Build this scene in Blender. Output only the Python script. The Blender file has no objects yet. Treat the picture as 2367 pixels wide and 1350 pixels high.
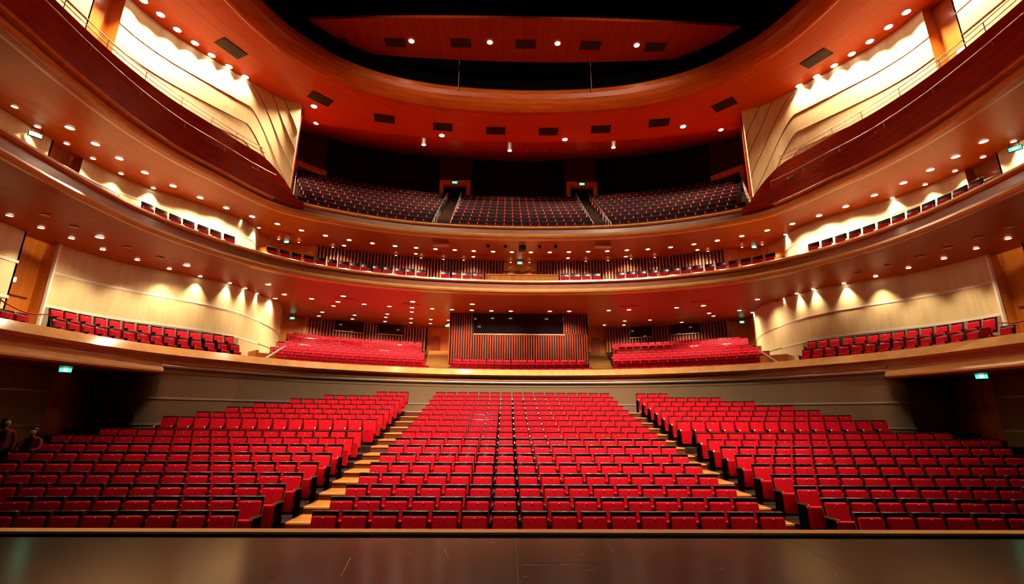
import math
H = 2.72                      # eye height above the stalls floor at the stage end
HALL = [(13.4,3),(13.6,7),(13.8,10),(14.0,12.5),(14.0,14.6),(13.75,16.3),(13.2,17.9),(12.5,19.3),(11.5,20.6),(10,21.9),(7.4,23.15),(4.3,23.95),(0,24.3)]
P1H = [(13.9,3),(14.1,7),(14.35,10),(14.55,12.7),(14.5,15.0),(14.25,17.0),(13.65,18.7),(12.9,20.1),(12.0,21.6),(10.6,23.2),(7.95,25.0),(4.5,26.4),(0,27.0)]
P3H = [(13.3,3),(13.6,7),(13.85,10),(14.05,12.3),(14.05,14.4),(13.75,16.3),(13.15,18.0),(12.6,19.6),(11.8,21.0),(10.2,22.15),(7.5,23.35),(4.5,24.05),(0,24.35)]
RINGH = [(12.3,3),(13.0,7),(13.4,10.5),(13.55,13.0),(13.35,15.5),(12.95,17.4),(12.3,19.0),(11.5,20.1),(10.4,21.3),(8.7,22.4),(6.4,23.25),(3.6,23.75),(0,23.95)]
# outer stations (x, y, z of the soffit above)
W1 = [(17.4,3,5.84),(17.4,7,5.84),(17.5,10,5.84),(17.5,12.8,5.84),(17.5,15.2,5.84),(17.4,17.4,5.84),(16.6,19.4,5.84),(15.7,21.6,5.87),(15.6,25.2,6.05),(17.6,33.2,6.75),(13,38.2,7.08),(8.0,40.4,7.22),(0,41,7.27)]
W2 = [(17.4,3,9.4),(17.4,7,9.4),(17.5,10,9.4),(17.5,12.8,9.4),(17.5,15.2,9.4),(17.4,17.4,9.4),(16.6,19.4,9.4),(15.7,21.6,9.42),(15.4,24.2,9.5),(14.8,26.6,9.64),(9.4,29.2,9.84),(4.9,30.2,9.91),(0,30.4,9.93)]
WC = [(17.6,3),(17.6,7),(17.6,10),(17.6,12.8),(17.6,15.2),(17.6,17.4),(17.6,19.6),(17.8,22.5),(18.2,26.0),(18.4,30.5),(13.5,35.5),(7.5,37.5),(0,38)]
SUB = 8
def cr(p0,p1,p2,p3,t):
    return tuple(0.5*((2*b)+(c-a)*t+(2*a-5*b+4*c-d)*t*t+(3*b-a-3*c+d)*t**3) for a,b,c,d in zip(p0,p1,p2,p3))
def full(half):
    """whole curve, left stage end -> centre -> right stage end"""
    ctl=[(-p[0],)+tuple(p[1:]) for p in half]+[tuple(p) for p in half[-2::-1]]
    out=[]
    n=len(ctl)
    for i in range(n-1):
        p0=ctl[max(i-1,0)];p3=ctl[min(i+2,n-1)]
        for k in range(SUB): out.append(cr(p0,ctl[i],ctl[i+1],p3,k/SUB))
    out.append(ctl[-1]); return out
def lin(half):
    ctl=[(-p[0],)+tuple(p[1:]) for p in half]+[tuple(p) for p in half[-2::-1]]
    out=[]
    for i in range(len(ctl)-1):
        for k in range(SUB):
            t=k/SUB; out.append(tuple(a+(b-a)*t for a,b in zip(ctl[i],ctl[i+1])))
    out.append(ctl[-1]); return out
def normals(c):
    """unit normals pointing into the hall"""
    out=[]
    for i in range(len(c)):
        a=c[max(i-1,0)];b=c[min(i+1,len(c)-1)]
        dx,dy=b[0]-a[0],b[1]-a[1];l=math.hypot(dx,dy) or 1
        out.append((dy/l,-dx/l))
    return out
def offset(c,d):
    return [(p[0]+n[0]*d,p[1]+n[1]*d) for p,n in zip(c,normals(c))]
C1,C2,C3,CR=full(P1H),full(HALL),full(P3H),full(RINGH)
def zceil(x,y):
    ye=y+.0106*x*x
    return 17.2+.443*max(0,ye-26.9)
def loft(inner,zi,outer,zo,n,zf=None):
    """grid rows between two station curves; rel heights"""
    rows=[]
    for k in range(n+1):
        t=k/n; row=[]
        for a,b in zip(inner,outer):
            x,y=a[0]+(b[0]-a[0])*t,a[1]+(b[1]-a[1])*t
            z=zf(x,y) if zf else zi+((b[2] if zo is None else zo)-zi)*t
            row.append((x,y,z))
        rows.append(row)
    return rows
SOF1=loft(C2,6.27,lin(W1),None,6)
SOF2=loft(C3,9.47,lin(W2),None,6)
SOFC=loft(CR,0,lin(WC),None,60,zceil)
# stalls
ZT=[-1.763,-1.663,-1.553,-1.42,-1.263,-1.101,-0.933,-0.777,-0.608,-0.435,-0.238,-0.055,0.149,0.352,0.57,0.779,1.004]
def row_y(k): return 9.329+.904*k-.12     # seat origin line of row k
def side_dy(x): a=max(0,abs(x)-5.68); return -.0115*a*a
def side_dz(x): a=max(0,abs(x)-5.68); return .0012*a*a
import bpy, bmesh, random
from mathutils import Vector, Matrix
random.seed(7)
SC=bpy.context.scene; COL=SC.collection
ORD='first second third fourth fifth sixth seventh eighth ninth tenth eleventh twelfth thirteenth fourteenth fifteenth sixteenth seventeenth eighteenth nineteenth twentieth'.split()+['twenty-'+w for w in 'first second third fourth fifth sixth seventh eighth ninth'.split()]+['thirtieth']+['thirty-'+w for w in 'first second third fourth fifth sixth seventh eighth ninth'.split()]+['fortieth']
# ------------------------------------------------------------------ materials
def mat(name,col,rough=.5,spec=.5,coat=0,metal=0,emit=None,estr=0,sheen=0):
    m=bpy.data.materials.new(name); m.use_nodes=True
    b=m.node_tree.nodes['Principled BSDF']
    b.inputs['Base Color'].default_value=(*col,1); b.inputs['Roughness'].default_value=rough
    b.inputs['Specular IOR Level'].default_value=spec; b.inputs['Metallic'].default_value=metal
    b.inputs['Coat Weight'].default_value=coat; b.inputs['Coat Roughness'].default_value=.12
    if sheen: b.inputs['Sheen Weight'].default_value=sheen
    if emit: b.inputs['Emission Color'].default_value=(*emit,1); b.inputs['Emission Strength'].default_value=estr
    return m
def nodes(m): return m.node_tree.nodes,m.node_tree.links,m.node_tree.nodes['Principled BSDF']
def vary(m,c1,c2,scale=(1,1,1),noise=4,detail=4,lo=.35,hi=.65,bump=0,rough=None,coord='Object'):
    """noise-driven mix between two colours of the same stuff"""
    n,l,b=nodes(m)
    tc=n.new('ShaderNodeTexCoord'); mp=n.new('ShaderNodeMapping'); mp.inputs['Scale'].default_value=scale
    nz=n.new('ShaderNodeTexNoise'); nz.inputs['Scale'].default_value=noise; nz.inputs['Detail'].default_value=detail
    r=n.new('ShaderNodeValToRGB'); e=r.color_ramp.elements
    e[0].position=lo; e[0].color=(*c1,1); e[1].position=hi; e[1].color=(*c2,1)
    l.new(tc.outputs[coord],mp.inputs['Vector']); l.new(mp.outputs[0],nz.inputs['Vector'])
    l.new(nz.outputs['Fac'],r.inputs['Fac']); l.new(r.outputs[0],b.inputs['Base Color'])
    if bump:
        bp=n.new('ShaderNodeBump'); bp.inputs['Strength'].default_value=bump; bp.inputs['Distance'].default_value=.02
        l.new(nz.outputs['Fac'],bp.inputs['Height']); l.new(bp.outputs[0],b.inputs['Normal'])
    return nz,r
def ringwood(name,c1,c2,line,rough,coat,every=.42):
    """veneer laid in curved boards round the hall: thin dark joints at equal radii plus grain"""
    m=mat(name,c1,rough,.16,coat); n,l,b=nodes(m)
    tc=n.new('ShaderNodeTexCoord'); sx=n.new('ShaderNodeSeparateXYZ'); l.new(tc.outputs['Object'],sx.inputs[0])
    sub=n.new('ShaderNodeMath'); sub.operation='SUBTRACT'; sub.inputs[1].default_value=12; l.new(sx.outputs['Y'],sub.inputs[0])
    mx=n.new('ShaderNodeMath'); mx.operation='MAXIMUM'; mx.inputs[1].default_value=0; l.new(sub.outputs[0],mx.inputs[0])
    p1=n.new('ShaderNodeMath'); p1.operation='MULTIPLY'; l.new(sx.outputs['X'],p1.inputs[0]); l.new(sx.outputs['X'],p1.inputs[1])
    p2=n.new('ShaderNodeMath'); p2.operation='MULTIPLY'; l.new(mx.outputs[0],p2.inputs[0]); l.new(mx.outputs[0],p2.inputs[1])
    ad=n.new('ShaderNodeMath'); ad.operation='ADD'; l.new(p1.outputs[0],ad.inputs[0]); l.new(p2.outputs[0],ad.inputs[1])
    sq=n.new('ShaderNodeMath'); sq.operation='SQRT'; l.new(ad.outputs[0],sq.inputs[0])
    at=n.new('ShaderNodeMath'); at.operation='ARCTAN2'; l.new(sx.outputs['X'],at.inputs[0]); l.new(mx.outputs[0],at.inputs[1])
    cb=n.new('ShaderNodeCombineXYZ'); l.new(sq.outputs[0],cb.inputs[0]); l.new(at.outputs[0],cb.inputs[1]); l.new(sx.outputs['Z'],cb.inputs[2])
    mp=n.new('ShaderNodeMapping'); mp.inputs['Scale'].default_value=(14,2.2,3); l.new(cb.outputs[0],mp.inputs['Vector'])
    nz=n.new('ShaderNodeTexNoise'); nz.inputs['Scale'].default_value=1.0; nz.inputs['Detail'].default_value=5; l.new(mp.outputs[0],nz.inputs['Vector'])
    r=n.new('ShaderNodeValToRGB'); r.color_ramp.elements[0].position=.3; r.color_ramp.elements[1].position=.72
    r.color_ramp.elements[0].color=(*c1,1); r.color_ramp.elements[1].color=(*c2,1); l.new(nz.outputs['Fac'],r.inputs['Fac'])
    dv=n.new('ShaderNodeMath'); dv.operation='DIVIDE'; dv.inputs[1].default_value=every; l.new(sq.outputs[0],dv.inputs[0])
    fr=n.new('ShaderNodeMath'); fr.operation='FRACT'; l.new(dv.outputs[0],fr.inputs[0])
    ls=n.new('ShaderNodeMath'); ls.operation='LESS_THAN'; ls.inputs[1].default_value=.035; l.new(fr.outputs[0],ls.inputs[0])
    mixn=n.new('ShaderNodeMixRGB'); mixn.inputs[2].default_value=(*line,1); l.new(ls.outputs[0],mixn.inputs[0]); l.new(r.outputs[0],mixn.inputs[1])
    l.new(mixn.outputs[0],b.inputs['Base Color'])
    return m
M={}
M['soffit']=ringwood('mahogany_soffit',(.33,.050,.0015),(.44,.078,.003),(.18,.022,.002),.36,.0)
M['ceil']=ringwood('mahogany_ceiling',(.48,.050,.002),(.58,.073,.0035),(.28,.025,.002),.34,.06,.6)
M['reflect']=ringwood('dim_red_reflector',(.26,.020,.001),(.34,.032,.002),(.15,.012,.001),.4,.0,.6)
M['rim']=mat('rim_veneer',(.48,.08,.004),.34,.25,.1); vary(M['rim'],(.42,.062,.003),(.54,.095,.006),(.5,.5,4),1.6)
M['redwood']=mat('red_veneer',(.3,.02,.006),.38,.06,.0); vary(M['redwood'],(.27,.018,.002),(.40,.03,.004),(.6,.6,3),2.5)
M['facewood']=mat('pale_front_veneer',(.7,.34,.11),.22,.5,.6); vary(M['facewood'],(.72,.36,.11),(.84,.46,.17),(2,2,.4),1.2)
M['gold']=mat('honey_band_veneer',(.6,.27,.075),.32,.5,.35); vary(M['gold'],(.62,.28,.075),(.74,.37,.11),(1,1,6),1.5)
M['darkband']=mat('dark_front_veneer',(.26,.07,.014),.35,.5,.3); vary(M['darkband'],(.30,.075,.010),(.40,.11,.018),(1,1,6),1.5)
M['doorwood']=mat('orange_door_veneer',(.56,.17,.02),.33,.5,.3); vary(M['doorwood'],(.60,.18,.018),(.74,.25,.035),(4,4,.5),1.5)
M['doordark']=mat('dark_red_door_veneer',(.3,.05,.012),.35,.5,.3); vary(M['doordark'],(.25,.035,.01),(.36,.07,.015),(4,4,.5),1.5)
M['beige']=mat('beige_fabric_wall',(.72,.6,.37),.75,.2); vary(M['beige'],(.74,.60,.33),(.82,.68,.39),(3,3,.25),2.2)
M['brown']=mat('taupe_fabric_wall',(.175,.115,.07),.85,.15); vary(M['brown'],(.235,.155,.088),(.30,.20,.115),(1,1,1),30,bump=.1)
M['trim']=mat('pale_metal_trim',(.92,.87,.74),.45,.4,0,0)
M['greytrim']=mat('grey_metal_trim',(.5,.45,.42),.35,.5,0,.35)
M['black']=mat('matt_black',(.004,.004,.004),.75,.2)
M['void']=mat('black_void',(.0015,.0015,.0015),.95,.05)
M['carpet']=mat('dark_carpet',(.03,.012,.009),.9,.1); vary(M['carpet'],(.022,.009,.007),(.04,.016,.012),(1,1,1),18)
M['step']=mat('aisle_step_oak',(.62,.27,.05),.3,.5,.4); vary(M['step'],(.40,.14,.018),(.56,.22,.035),(1.2,8,1),2.5)
M['riser']=mat('aisle_riser_wood',(.12,.03,.01),.5,.3)
M['panel']=mat('black_side_panel',(.002,.002,.002),.95,.0)
M['shell']=mat('black_seat_shell',(.006,.005,.005),.28,.5,.4)
M['velvet']=mat('red_seat_velvet',(.62,.003,.014),.6,.1,0,0); vary(M['velvet'],(.58,.0025,.012),(.68,.005,.018),(1,1,1),9)
M['pink']=mat('crimson_gallery_velvet',(.70,.008,.032),.6,.1,0,0)
M['padpink']=mat('pink_arm_pad',(.85,.045,.08),.6,.15)
M['chrome']=mat('brushed_steel',(.7,.68,.64),.25,.5,0,.9)
M['rib']=mat('rib_red_veneer',(.42,.1,.055),.3,.5,.3); vary(M['rib'],(.40,.10,.06),(.52,.155,.095),(3,3,.3),2)
M['boothrib']=mat('booth_rib_veneer',(.3,.05,.025),.35,.4,.1); vary(M['boothrib'],(.22,.035,.018),(.34,.07,.035),(9,3,.3),2)
M['ribgap']=mat('rib_gap_dark',(.03,.006,.004),.7,.2)
M['lens']=mat('lit_lamp_lens',(1,.9,.75),.4,.3,0,0,(1,.86,.66),8)
M['lamp_ring']=mat('lamp_trim_ring',(.55,.35,.2),.35,.5,0,.3)
M['unlit']=mat('unlit_lamp_lens',(.5,.3,.16),.25,.5)
M['exit']=mat('green_exit_glow',(.2,.8,.6),.4,.3,0,0,(.06,.8,.36),2.0)
M['exitmark']=mat('exit_pictogram_white',(.9,1,.95),.4,.3,0,0,(.5,1,.8),2.6)
M['notice']=mat('lit_notice_white',(.9,.9,.85),.4,.3,0,0,(1,.95,.85),1.1)
M['cyan']=mat('pale_cyan_notice',(.7,.95,.9),.4,.3,0,0,(.6,1,.9),1.0)
M['glass']=mat('dark_booth_glass',(.003,.004,.006),.06,.6)
M['vent']=mat('dark_vent_grille',(.035,.012,.006),.7,.2)
M['skin']=mat('skin',(.5,.27,.17),.5,.4)
M['hair']=mat('black_hair',(.008,.006,.006),.45,.4)
M['jacket']=mat('dark_red_jacket',(.2,.012,.012),.75,.2)
M['shirt']=mat('black_shirt',(.01,.009,.012),.8,.2)
M['rail']=mat('bronze_rail',(.32,.2,.13),.4,.4,0,.5)
M['seamline']=mat('wall_seam_brown',(.16,.09,.04),.6,.2)
M['shellmatt']=mat('black_seat_front',(.004,.003,.003),.4,.12)
M['tower']=mat('dark_tower_veneer',(.09,.007,.003),.4,.15)
M['aislewood']=mat('dim_aisle_wood',(.26,.13,.035),.45,.3)
M['dado']=mat('grey_dado_panel',(.34,.28,.2),.7,.2)
M['rope']=mat('red_velvet_rope',(.3,.01,.012),.7,.3)
M['bluestrip']=mat('blue_pit_panel',(.035,.07,.13),.5,.3); vary(M['bluestrip'],(.06,.13,.26),(.09,.18,.33),(1,1,1),3)
M['cap']=mat('pit_rail_cap_wood',(.6,.24,.06),.25,.5,.5); vary(M['cap'],(.64,.28,.09),(.78,.4,.15),(.4,3,1),3)
M['fabric_red']=mat('red_lit_plaster',(.6,.2,.12),.7,.2)  # red bounce light put into a plaster colour; unused
# stage boards: dark, semi-gloss, scuffed
def stage_mat():
    m=mat('stage_boards',(.03,.02,.012),.18,.38,.0); n,l,b=nodes(m)
    nz,r=vary(m,(.017,.0155,.006),(.025,.0225,.010),(1,1,1),2.2,5)
    return m
M['stage']=stage_mat()
M['scuff']=mat('pale_scuff',(.3,.24,.17),.6,.3)
M['seam']=mat('dark_seam',(.012,.009,.006),.6,.3)
# ------------------------------------------------------------------ mesh helpers
class MB:
    def __init__(s): s.v=[];s.f=[];s.m=[];s.s=[]
    def face(s,pts,m=0,sm=False):
        b=len(s.v); s.v+=[(p[0],p[1],p[2]) for p in pts]; s.f.append(tuple(range(b,b+len(pts)))); s.m.append(m); s.s.append(sm)
    def grid(s,rows,m=0,sm=True,close=False):
        b=len(s.v); w=len(rows[0])
        for r in rows: s.v+=[tuple(p) for p in r]
        n=len(rows)
        for i in range(n if close else n-1):
            j=(i+1)%n
            for k in range(w-1):
                s.f.append((b+i*w+k,b+i*w+k+1,b+j*w+k+1,b+j*w+k)); s.m.append(m); s.s.append(sm)
    def box(s,x0,x1,y0,y1,z0,z1,m=0,fn=None):
        P=[(x,y,z) for z in (z0,z1) for y in (y0,y1) for x in (x0,x1)]
        if fn: P=[fn(*p) for p in P]
        b=len(s.v); s.v+=P
        for q in ((0,2,3,1),(4,5,7,6),(0,1,5,4),(2,6,7,3),(0,4,6,2),(1,3,7,5)):
            s.f.append(tuple(b+i for i in q)); s.m.append(m); s.s.append(False)
    def tube(s,pts,r,n=8,m=0,cap=True):
        rings=[]
        for i,p in enumerate(pts):
            a=Vector(pts[max(i-1,0)]);c=Vector(pts[min(i+1,len(pts)-1)]); t=(c-a).normalized()
            u=t.cross(Vector((0,0,1))); u=u.normalized() if u.length>1e-3 else Vector((1,0,0)); w=t.cross(u)
            rings.append([tuple(Vector(p)+(u*math.cos(2*math.pi*k/n)+w*math.sin(2*math.pi*k/n))*r) for k in range(n+1)])
        s.grid(rings,m)
        if cap:
            s.face(rings[0][:-1][::-1],m); s.face(rings[-1][:-1],m)
    def lathe(s,prof,c=(0,0,0),n=16,m=0):
        s.grid([[(c[0]+r*math.cos(2*math.pi*k/n),c[1]+r*math.sin(2*math.pi*k/n),c[2]+z) for k in range(n+1)] for r,z in prof],m)
    def sweep(s,curve,prof,mats,close=True,i0=0,i1=None,nrm=None):
        """profile of (inward offset, z) swept along a plan curve; each strip keeps its own sharp edges"""
        nr=nrm or normals(curve); i1=i1 or len(curve)
        line=lambda q:[(p[0]+n[0]*q[0],p[1]+n[1]*q[0],q[1]+H) for p,n in list(zip(curve,nr))[i0:i1]]
        k=len(prof); last=k if close else k-1
        for j in range(last):
            s.grid([line(prof[j]),line(prof[(j+1)%k])],mats[j%len(mats)])
        if close:
            for i in (i0,i1-1):
                p,n=curve[i],nr[i]
                s.face([(p[0]+n[0]*q[0],p[1]+n[1]*q[0],q[1]+H) for q in prof],mats[0])
    def build(s,name,mats,parent=None):
        me=bpy.data.meshes.new(name); me.from_pydata(s.v,[],s.f); 
        for m in (mats if isinstance(mats,(list,tuple)) else [mats]): me.materials.append(m)
        me.polygons.foreach_set('material_index',s.m); me.polygons.foreach_set('use_smooth',s.s); me.update()
        bm=bmesh.new(); bm.from_mesh(me); bmesh.ops.remove_doubles(bm,verts=bm.verts,dist=1e-5) if len(s.v)<20 else None; bm.to_mesh(me); bm.free()
        o=bpy.data.objects.new(name,me); COL.objects.link(o)
        if parent: o.parent=parent
        return o
def tag(o,label=None,cat=None,group=None,kind=None):
    for k,v in (('label',label),('category',cat),('group',group),('kind',kind)):
        if v: o[k]=v
    return o
def empty(name,loc=(0,0,0),rz=0):
    o=bpy.data.objects.new(name,None); o.location=loc; o.rotation_euler=(0,0,rz); COL.objects.link(o); return o
def thing(name,label,cat,loc=(0,0,0),rz=0,group=None,kind=None): return tag(empty(name,loc,rz),label,cat,group,kind)
def structure(o,label,cat): return tag(o,label,cat,None,'structure')
def bevelled(name,boxes,mats,bev=.02,seg=2,parent=None):
    """boxes: (corner function or 8 corners, material index); every box rounded and joined into one mesh"""
    bm=bmesh.new()
    for P,mi in boxes:
        vs=[bm.verts.new(p) for p in P]
        for q in ((0,2,3,1),(4,5,7,6),(0,1,5,4),(2,6,7,3),(0,4,6,2),(1,3,7,5)):
            f=bm.faces.new([vs[i] for i in q]); f.material_index=mi
    if bev: bmesh.ops.bevel(bm,geom=bm.edges[:],offset=bev,segments=seg,affect='EDGES',profile=.6)
    for f in bm.faces: f.smooth=True
    me=bpy.data.meshes.new(name); bm.to_mesh(me); bm.free()
    for m in mats: me.materials.append(m)
    o=bpy.data.objects.new(name,me); COL.objects.link(o)
    if parent: o.parent=parent
    return o
def bx(x0,x1,y0,y1,z0,z1,fn=None):
    P=[(x,y,z) for z in (z0,z1) for y in (y0,y1) for x in (x0,x1)]
    return [fn(*p) for p in P] if fn else P
LIT=[0]
def spot(parent,loc,energy,angle=140,blend=.9,col=(1,.76,.46),aim=None,rad=.07):
    d=bpy.data.lights.get('k%s_%s_%s_%s'%(energy,angle,blend,col)) 
    if d is None:
        d=bpy.data.lights.new('k%s_%s_%s_%s'%(energy,angle,blend,col),'SPOT'); d.energy=energy; d.spot_size=math.radians(angle); d.spot_blend=blend; d.color=col; d.shadow_soft_size=rad
    o=bpy.data.objects.new('lamp_beam',d); COL.objects.link(o); o.parent=parent; o.location=loc
    if aim is not None: o.rotation_euler=Vector(aim).to_track_quat('-Z','Y').to_euler()
    return o
LP={'ceil_left':[[-16.68,16.43,17.2],[-16.47,17.16,17.2],[-16.3,18.0,17.2],[-16.0,18.8,17.2],[-15.68,19.58,17.2],[-15.26,20.34,17.2],[-14.83,21.09,17.2]],'ceil_right':[[16.63,16.32,17.2],[16.49,17.14,17.2],[16.28,17.99,17.2],[16.0,18.79,17.2],[15.68,19.59,17.2],[15.28,20.36,17.2],[14.81,21.1,17.2]],'ceil_front':[[-12.16,23.48,17.2],[-5.12,26.22,17.2],[2.81,26.47,17.2],[9.93,24.9,17.2]],'ceil_back':[[-12.7,25.14,17.23],[-6.91,29.46,18.56],[-0.75,30.35,18.73],[6.7,29.44,18.54],[12.41,25.19,17.21]],'mid_main':[[-15.93,14.22,9.43],[-15.89,15.2,9.43],[-15.82,16.19,9.43],[-15.65,17.27,9.43],[-15.3,18.41,9.43],[-14.85,19.53,9.43],[-14.31,20.63,9.44],[-13.64,21.68,9.47],[-12.85,22.65,9.5],[-12.0,23.58,9.53],[-11.02,24.39,9.56],[-9.94,25.12,9.59],[-8.77,25.68,9.62],[-7.56,26.17,9.64],[-6.36,26.46,9.65],[-5.22,26.67,9.66],[-4.07,26.84,9.67],[-2.92,26.99,9.67],[-1.73,27.08,9.68],[-0.57,27.13,9.68],[0.61,27.13,9.68],[1.78,27.1,9.68],[2.96,27.0,9.68],[4.13,26.87,9.67],[5.28,26.74,9.67],[6.43,26.51,9.66],[7.64,26.28,9.65],[8.87,25.84,9.63],[10.02,25.21,9.6],[11.07,24.5,9.56],[12.06,23.69,9.53],[12.96,22.77,9.5],[13.73,21.81,9.47],[14.37,20.7,9.44],[14.92,19.63,9.43],[15.36,18.46,9.43],[15.7,17.32,9.43],[15.87,16.24,9.43],[15.96,15.26,9.43],[16.01,14.26,9.43]],'mid_wall_left':[[-16.65,13.09,9.42],[-16.95,14.15,9.41],[-16.9,15.18,9.41],[-16.83,16.2,9.41],[-16.68,17.36,9.41],[-16.28,18.6,9.41],[-15.82,19.85,9.42],[-15.19,21.02,9.43],[-14.49,22.18,9.47],[-14.1,23.21,9.5]],'mid_wall_right':[[17.02,14.2,9.41],[16.97,15.23,9.41],[16.89,16.27,9.41],[16.7,17.41,9.41],[16.33,18.67,9.41],[15.88,19.92,9.41],[15.25,21.1,9.43],[14.55,22.28,9.47],[14.25,23.32,9.5]],'mid_back':[[-10.61,26.22,9.65],[-6.64,27.83,9.75],[-3.04,28.39,9.78],[3.09,28.47,9.78],[6.73,27.98,9.76],[10.67,26.32,9.66]],'low_wall_left':[[-16.56,13.78,5.96],[-16.54,14.78,5.96],[-16.41,15.76,5.97],[-16.29,16.94,5.97],[-15.91,18.15,5.97],[-15.46,19.36,5.97],[-14.9,20.56,5.99],[-14.36,21.94,6.07],[-14.22,23.06,6.11],[-14.34,24.42,6.19]],'low_wall_right':[[16.51,14.77,5.96],[16.42,15.8,5.97],[16.28,16.95,5.97],[15.91,18.17,5.97],[15.49,19.41,5.96],[14.95,20.64,5.98],[14.39,22.0,6.06],[14.21,23.04,6.11],[14.4,24.45,6.18]],'low_spots_left':[[-15.55,15.89,6.07],[-14.6,19.16,6.07],[-12.9,22.7,6.23],[-13.31,25.3,6.37],[-14.3,26.32,6.38]],'low_spots_right':[[13.44,25.41,6.37],[15.55,29.96,6.6]],'low_row':[[-12.36,26.69,6.48],[-11.13,27.58,6.52],[-9.77,28.32,6.55],[-8.35,28.97,6.58],[-6.98,29.34,6.59],[-5.73,29.65,6.6],[-4.47,29.91,6.61],[-3.17,30.09,6.62],[-1.88,30.28,6.63],[-0.58,30.31,6.63],[2.03,30.24,6.63],[3.32,30.17,6.62],[5.87,29.71,6.6],[7.13,29.43,6.59],[9.94,28.54,6.56],[11.32,27.75,6.52]],'low_front':[[-10.19,25.79,6.43],[-6.51,27.14,6.46],[-2.97,27.72,6.48]],'low_back':[[-11.93,29.03,6.59],[-13.62,31.56,6.71],[-14.56,33.34,6.8],[-11.82,32.89,6.79],[-12.62,34.87,6.9],[-9.31,32.25,6.76],[-9.82,33.85,6.85],[-10.48,36.15,6.97],[-7.36,31.13,6.69],[-8.07,34.4,6.87],[-8.57,36.78,7.01],[-6.64,34.77,6.89],[-7.06,37.23,7.04],[-5.35,35.07,6.91],[-5.58,37.52,7.06],[8.17,34.68,6.89],[8.71,37.09,7.03],[7.14,37.21,7.04],[9.92,34.06,6.86],[12.71,35.08,6.91],[12.89,30.57,6.66],[13.71,31.74,6.72],[14.33,29.29,6.59]],'vents':[[-14.45,19.12,17.2],[-11.52,22.78,17.2],[-8.35,24.55,17.2],[-4.93,25.31,17.2],[-1.65,25.63,17.2],[1.66,25.63,17.2],[4.92,25.32,17.2],[8.34,24.57,17.2],[11.51,22.77,17.2],[14.46,19.14,17.2]],'vents2':[[-13.28,23.89,9.53],[-5.52,27.47,9.72],[-2.56,27.84,9.74],[1.86,28.08,9.75],[5.43,27.64,9.73],[9.29,26.65,9.68],[12.84,24.24,9.55]],'vents1':[[-10.42,26.57,6.47],[-6.8,28.11,6.52],[-0.07,28.42,6.52],[6.8,28.01,6.51],[10.64,26.48,6.46]],'cams':[[-1.98,25.66,9.57],[-0.97,25.71,9.57],[0.03,25.57,9.56],[1.05,25.63,9.57],[1.99,25.6,9.57]],'chairs':[[-14.36,16.34],[-14.22,16.85],[-14.05,17.38],[-13.85,17.89],[-13.62,18.44],[-13.39,18.94],[-13.11,19.46],[-11.99,20.96],[-11.58,21.38],[-11.18,21.76],[-10.74,22.12],[-10.28,22.43],[-9.8,22.71],[-9.3,22.98],[-8.8,23.22],[-8.28,23.45],[-7.76,23.66],[-7.21,23.85],[-6.65,24.03],[-6.09,24.19],[-5.54,24.32],[-4.26,24.56],[-3.67,24.64],[-3.08,24.71],[-2.5,24.77],[2.38,24.78],[3.0,24.72],[3.55,24.66],[4.13,24.58],[5.41,24.35],[5.96,24.22],[6.5,24.08],[7.07,23.9],[7.62,23.71],[8.14,23.51],[8.67,23.28],[9.16,23.05],[9.67,22.78],[10.14,22.52],[10.64,22.19],[11.08,21.85],[11.49,21.47],[11.87,21.08],[13.02,19.6],[13.3,19.11],[13.55,18.6],[13.78,18.08],[13.98,17.56],[14.17,17.02],[14.32,16.51],[14.44,15.95],[14.52,15.41],[14.58,14.85],[14.62,14.29],[14.63,13.76]],'sf_left':[[-15.35,15.08],[-15.31,15.55],[-15.26,16.04],[-15.2,16.52],[-15.12,17.0],[-15.01,17.48],[-14.86,17.96],[-14.68,18.43],[-14.49,18.9],[-14.27,19.39],[-14.02,19.86],[-13.75,20.33],[-13.48,20.81],[-13.2,21.31]],'sb_left':[[-16.24,15.82],[-16.19,16.3],[-16.12,16.81],[-16.02,17.33],[-15.9,17.82],[-15.74,18.31],[-15.56,18.8],[-15.36,19.28],[-15.15,19.74],[-14.93,20.17],[-14.68,20.62],[-14.42,21.07],[-14.17,21.51],[-13.91,21.97]],'sf_right':[[15.3,15.66],[15.25,16.18],[15.17,16.71],[15.07,17.24],[14.94,17.72],[14.78,18.17],[14.6,18.63],[14.39,19.12],[14.18,19.56],[13.93,20.02],[13.65,20.49],[13.39,20.97],[13.14,21.41]],'sb_right':[[16.23,15.89],[16.18,16.4],[16.09,16.96],[15.99,17.46],[15.85,17.96],[15.69,18.44],[15.52,18.9],[15.33,19.34],[15.13,19.78],[14.91,20.2],[14.65,20.67],[14.38,21.14],[14.13,21.6],[13.87,22.05]],'sf_end':[[-15.41,13.49],[-15.4,13.93]],'unlit_ceil':[[-8.41,28.85,18.4],[-5.72,29.69,18.59],[-4.51,29.95,18.65],[-3.25,30.17,18.7],[-2.0,30.12,18.65],[0.51,30.22,18.67],[1.78,30.01,18.59],[3.03,29.94,18.59],[4.26,29.89,18.61],[5.5,29.63,18.55]],'unlit_low_left':[[-15.67,13.96,6.07],[-15.63,14.96,6.07],[-15.39,16.95,6.07],[-15.02,18.14,6.06]],'unlit_low_right':[[15.75,14.01,6.06],[15.68,14.98,6.06],[15.59,16.02,6.06],[15.44,17.03,6.06],[15.05,18.18,6.06],[14.63,19.3,6.06]]}
ENERGY=dict(wash=1250,ceil=3000,ceilb=1000,mid=560,midw=400,midb=300,midr=650,loww=330,low=300,lowr=560,lowb=520,refl=60,house=14500,houses=2500,work=160,front=3800)
EXPOSURE=0.42
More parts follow.
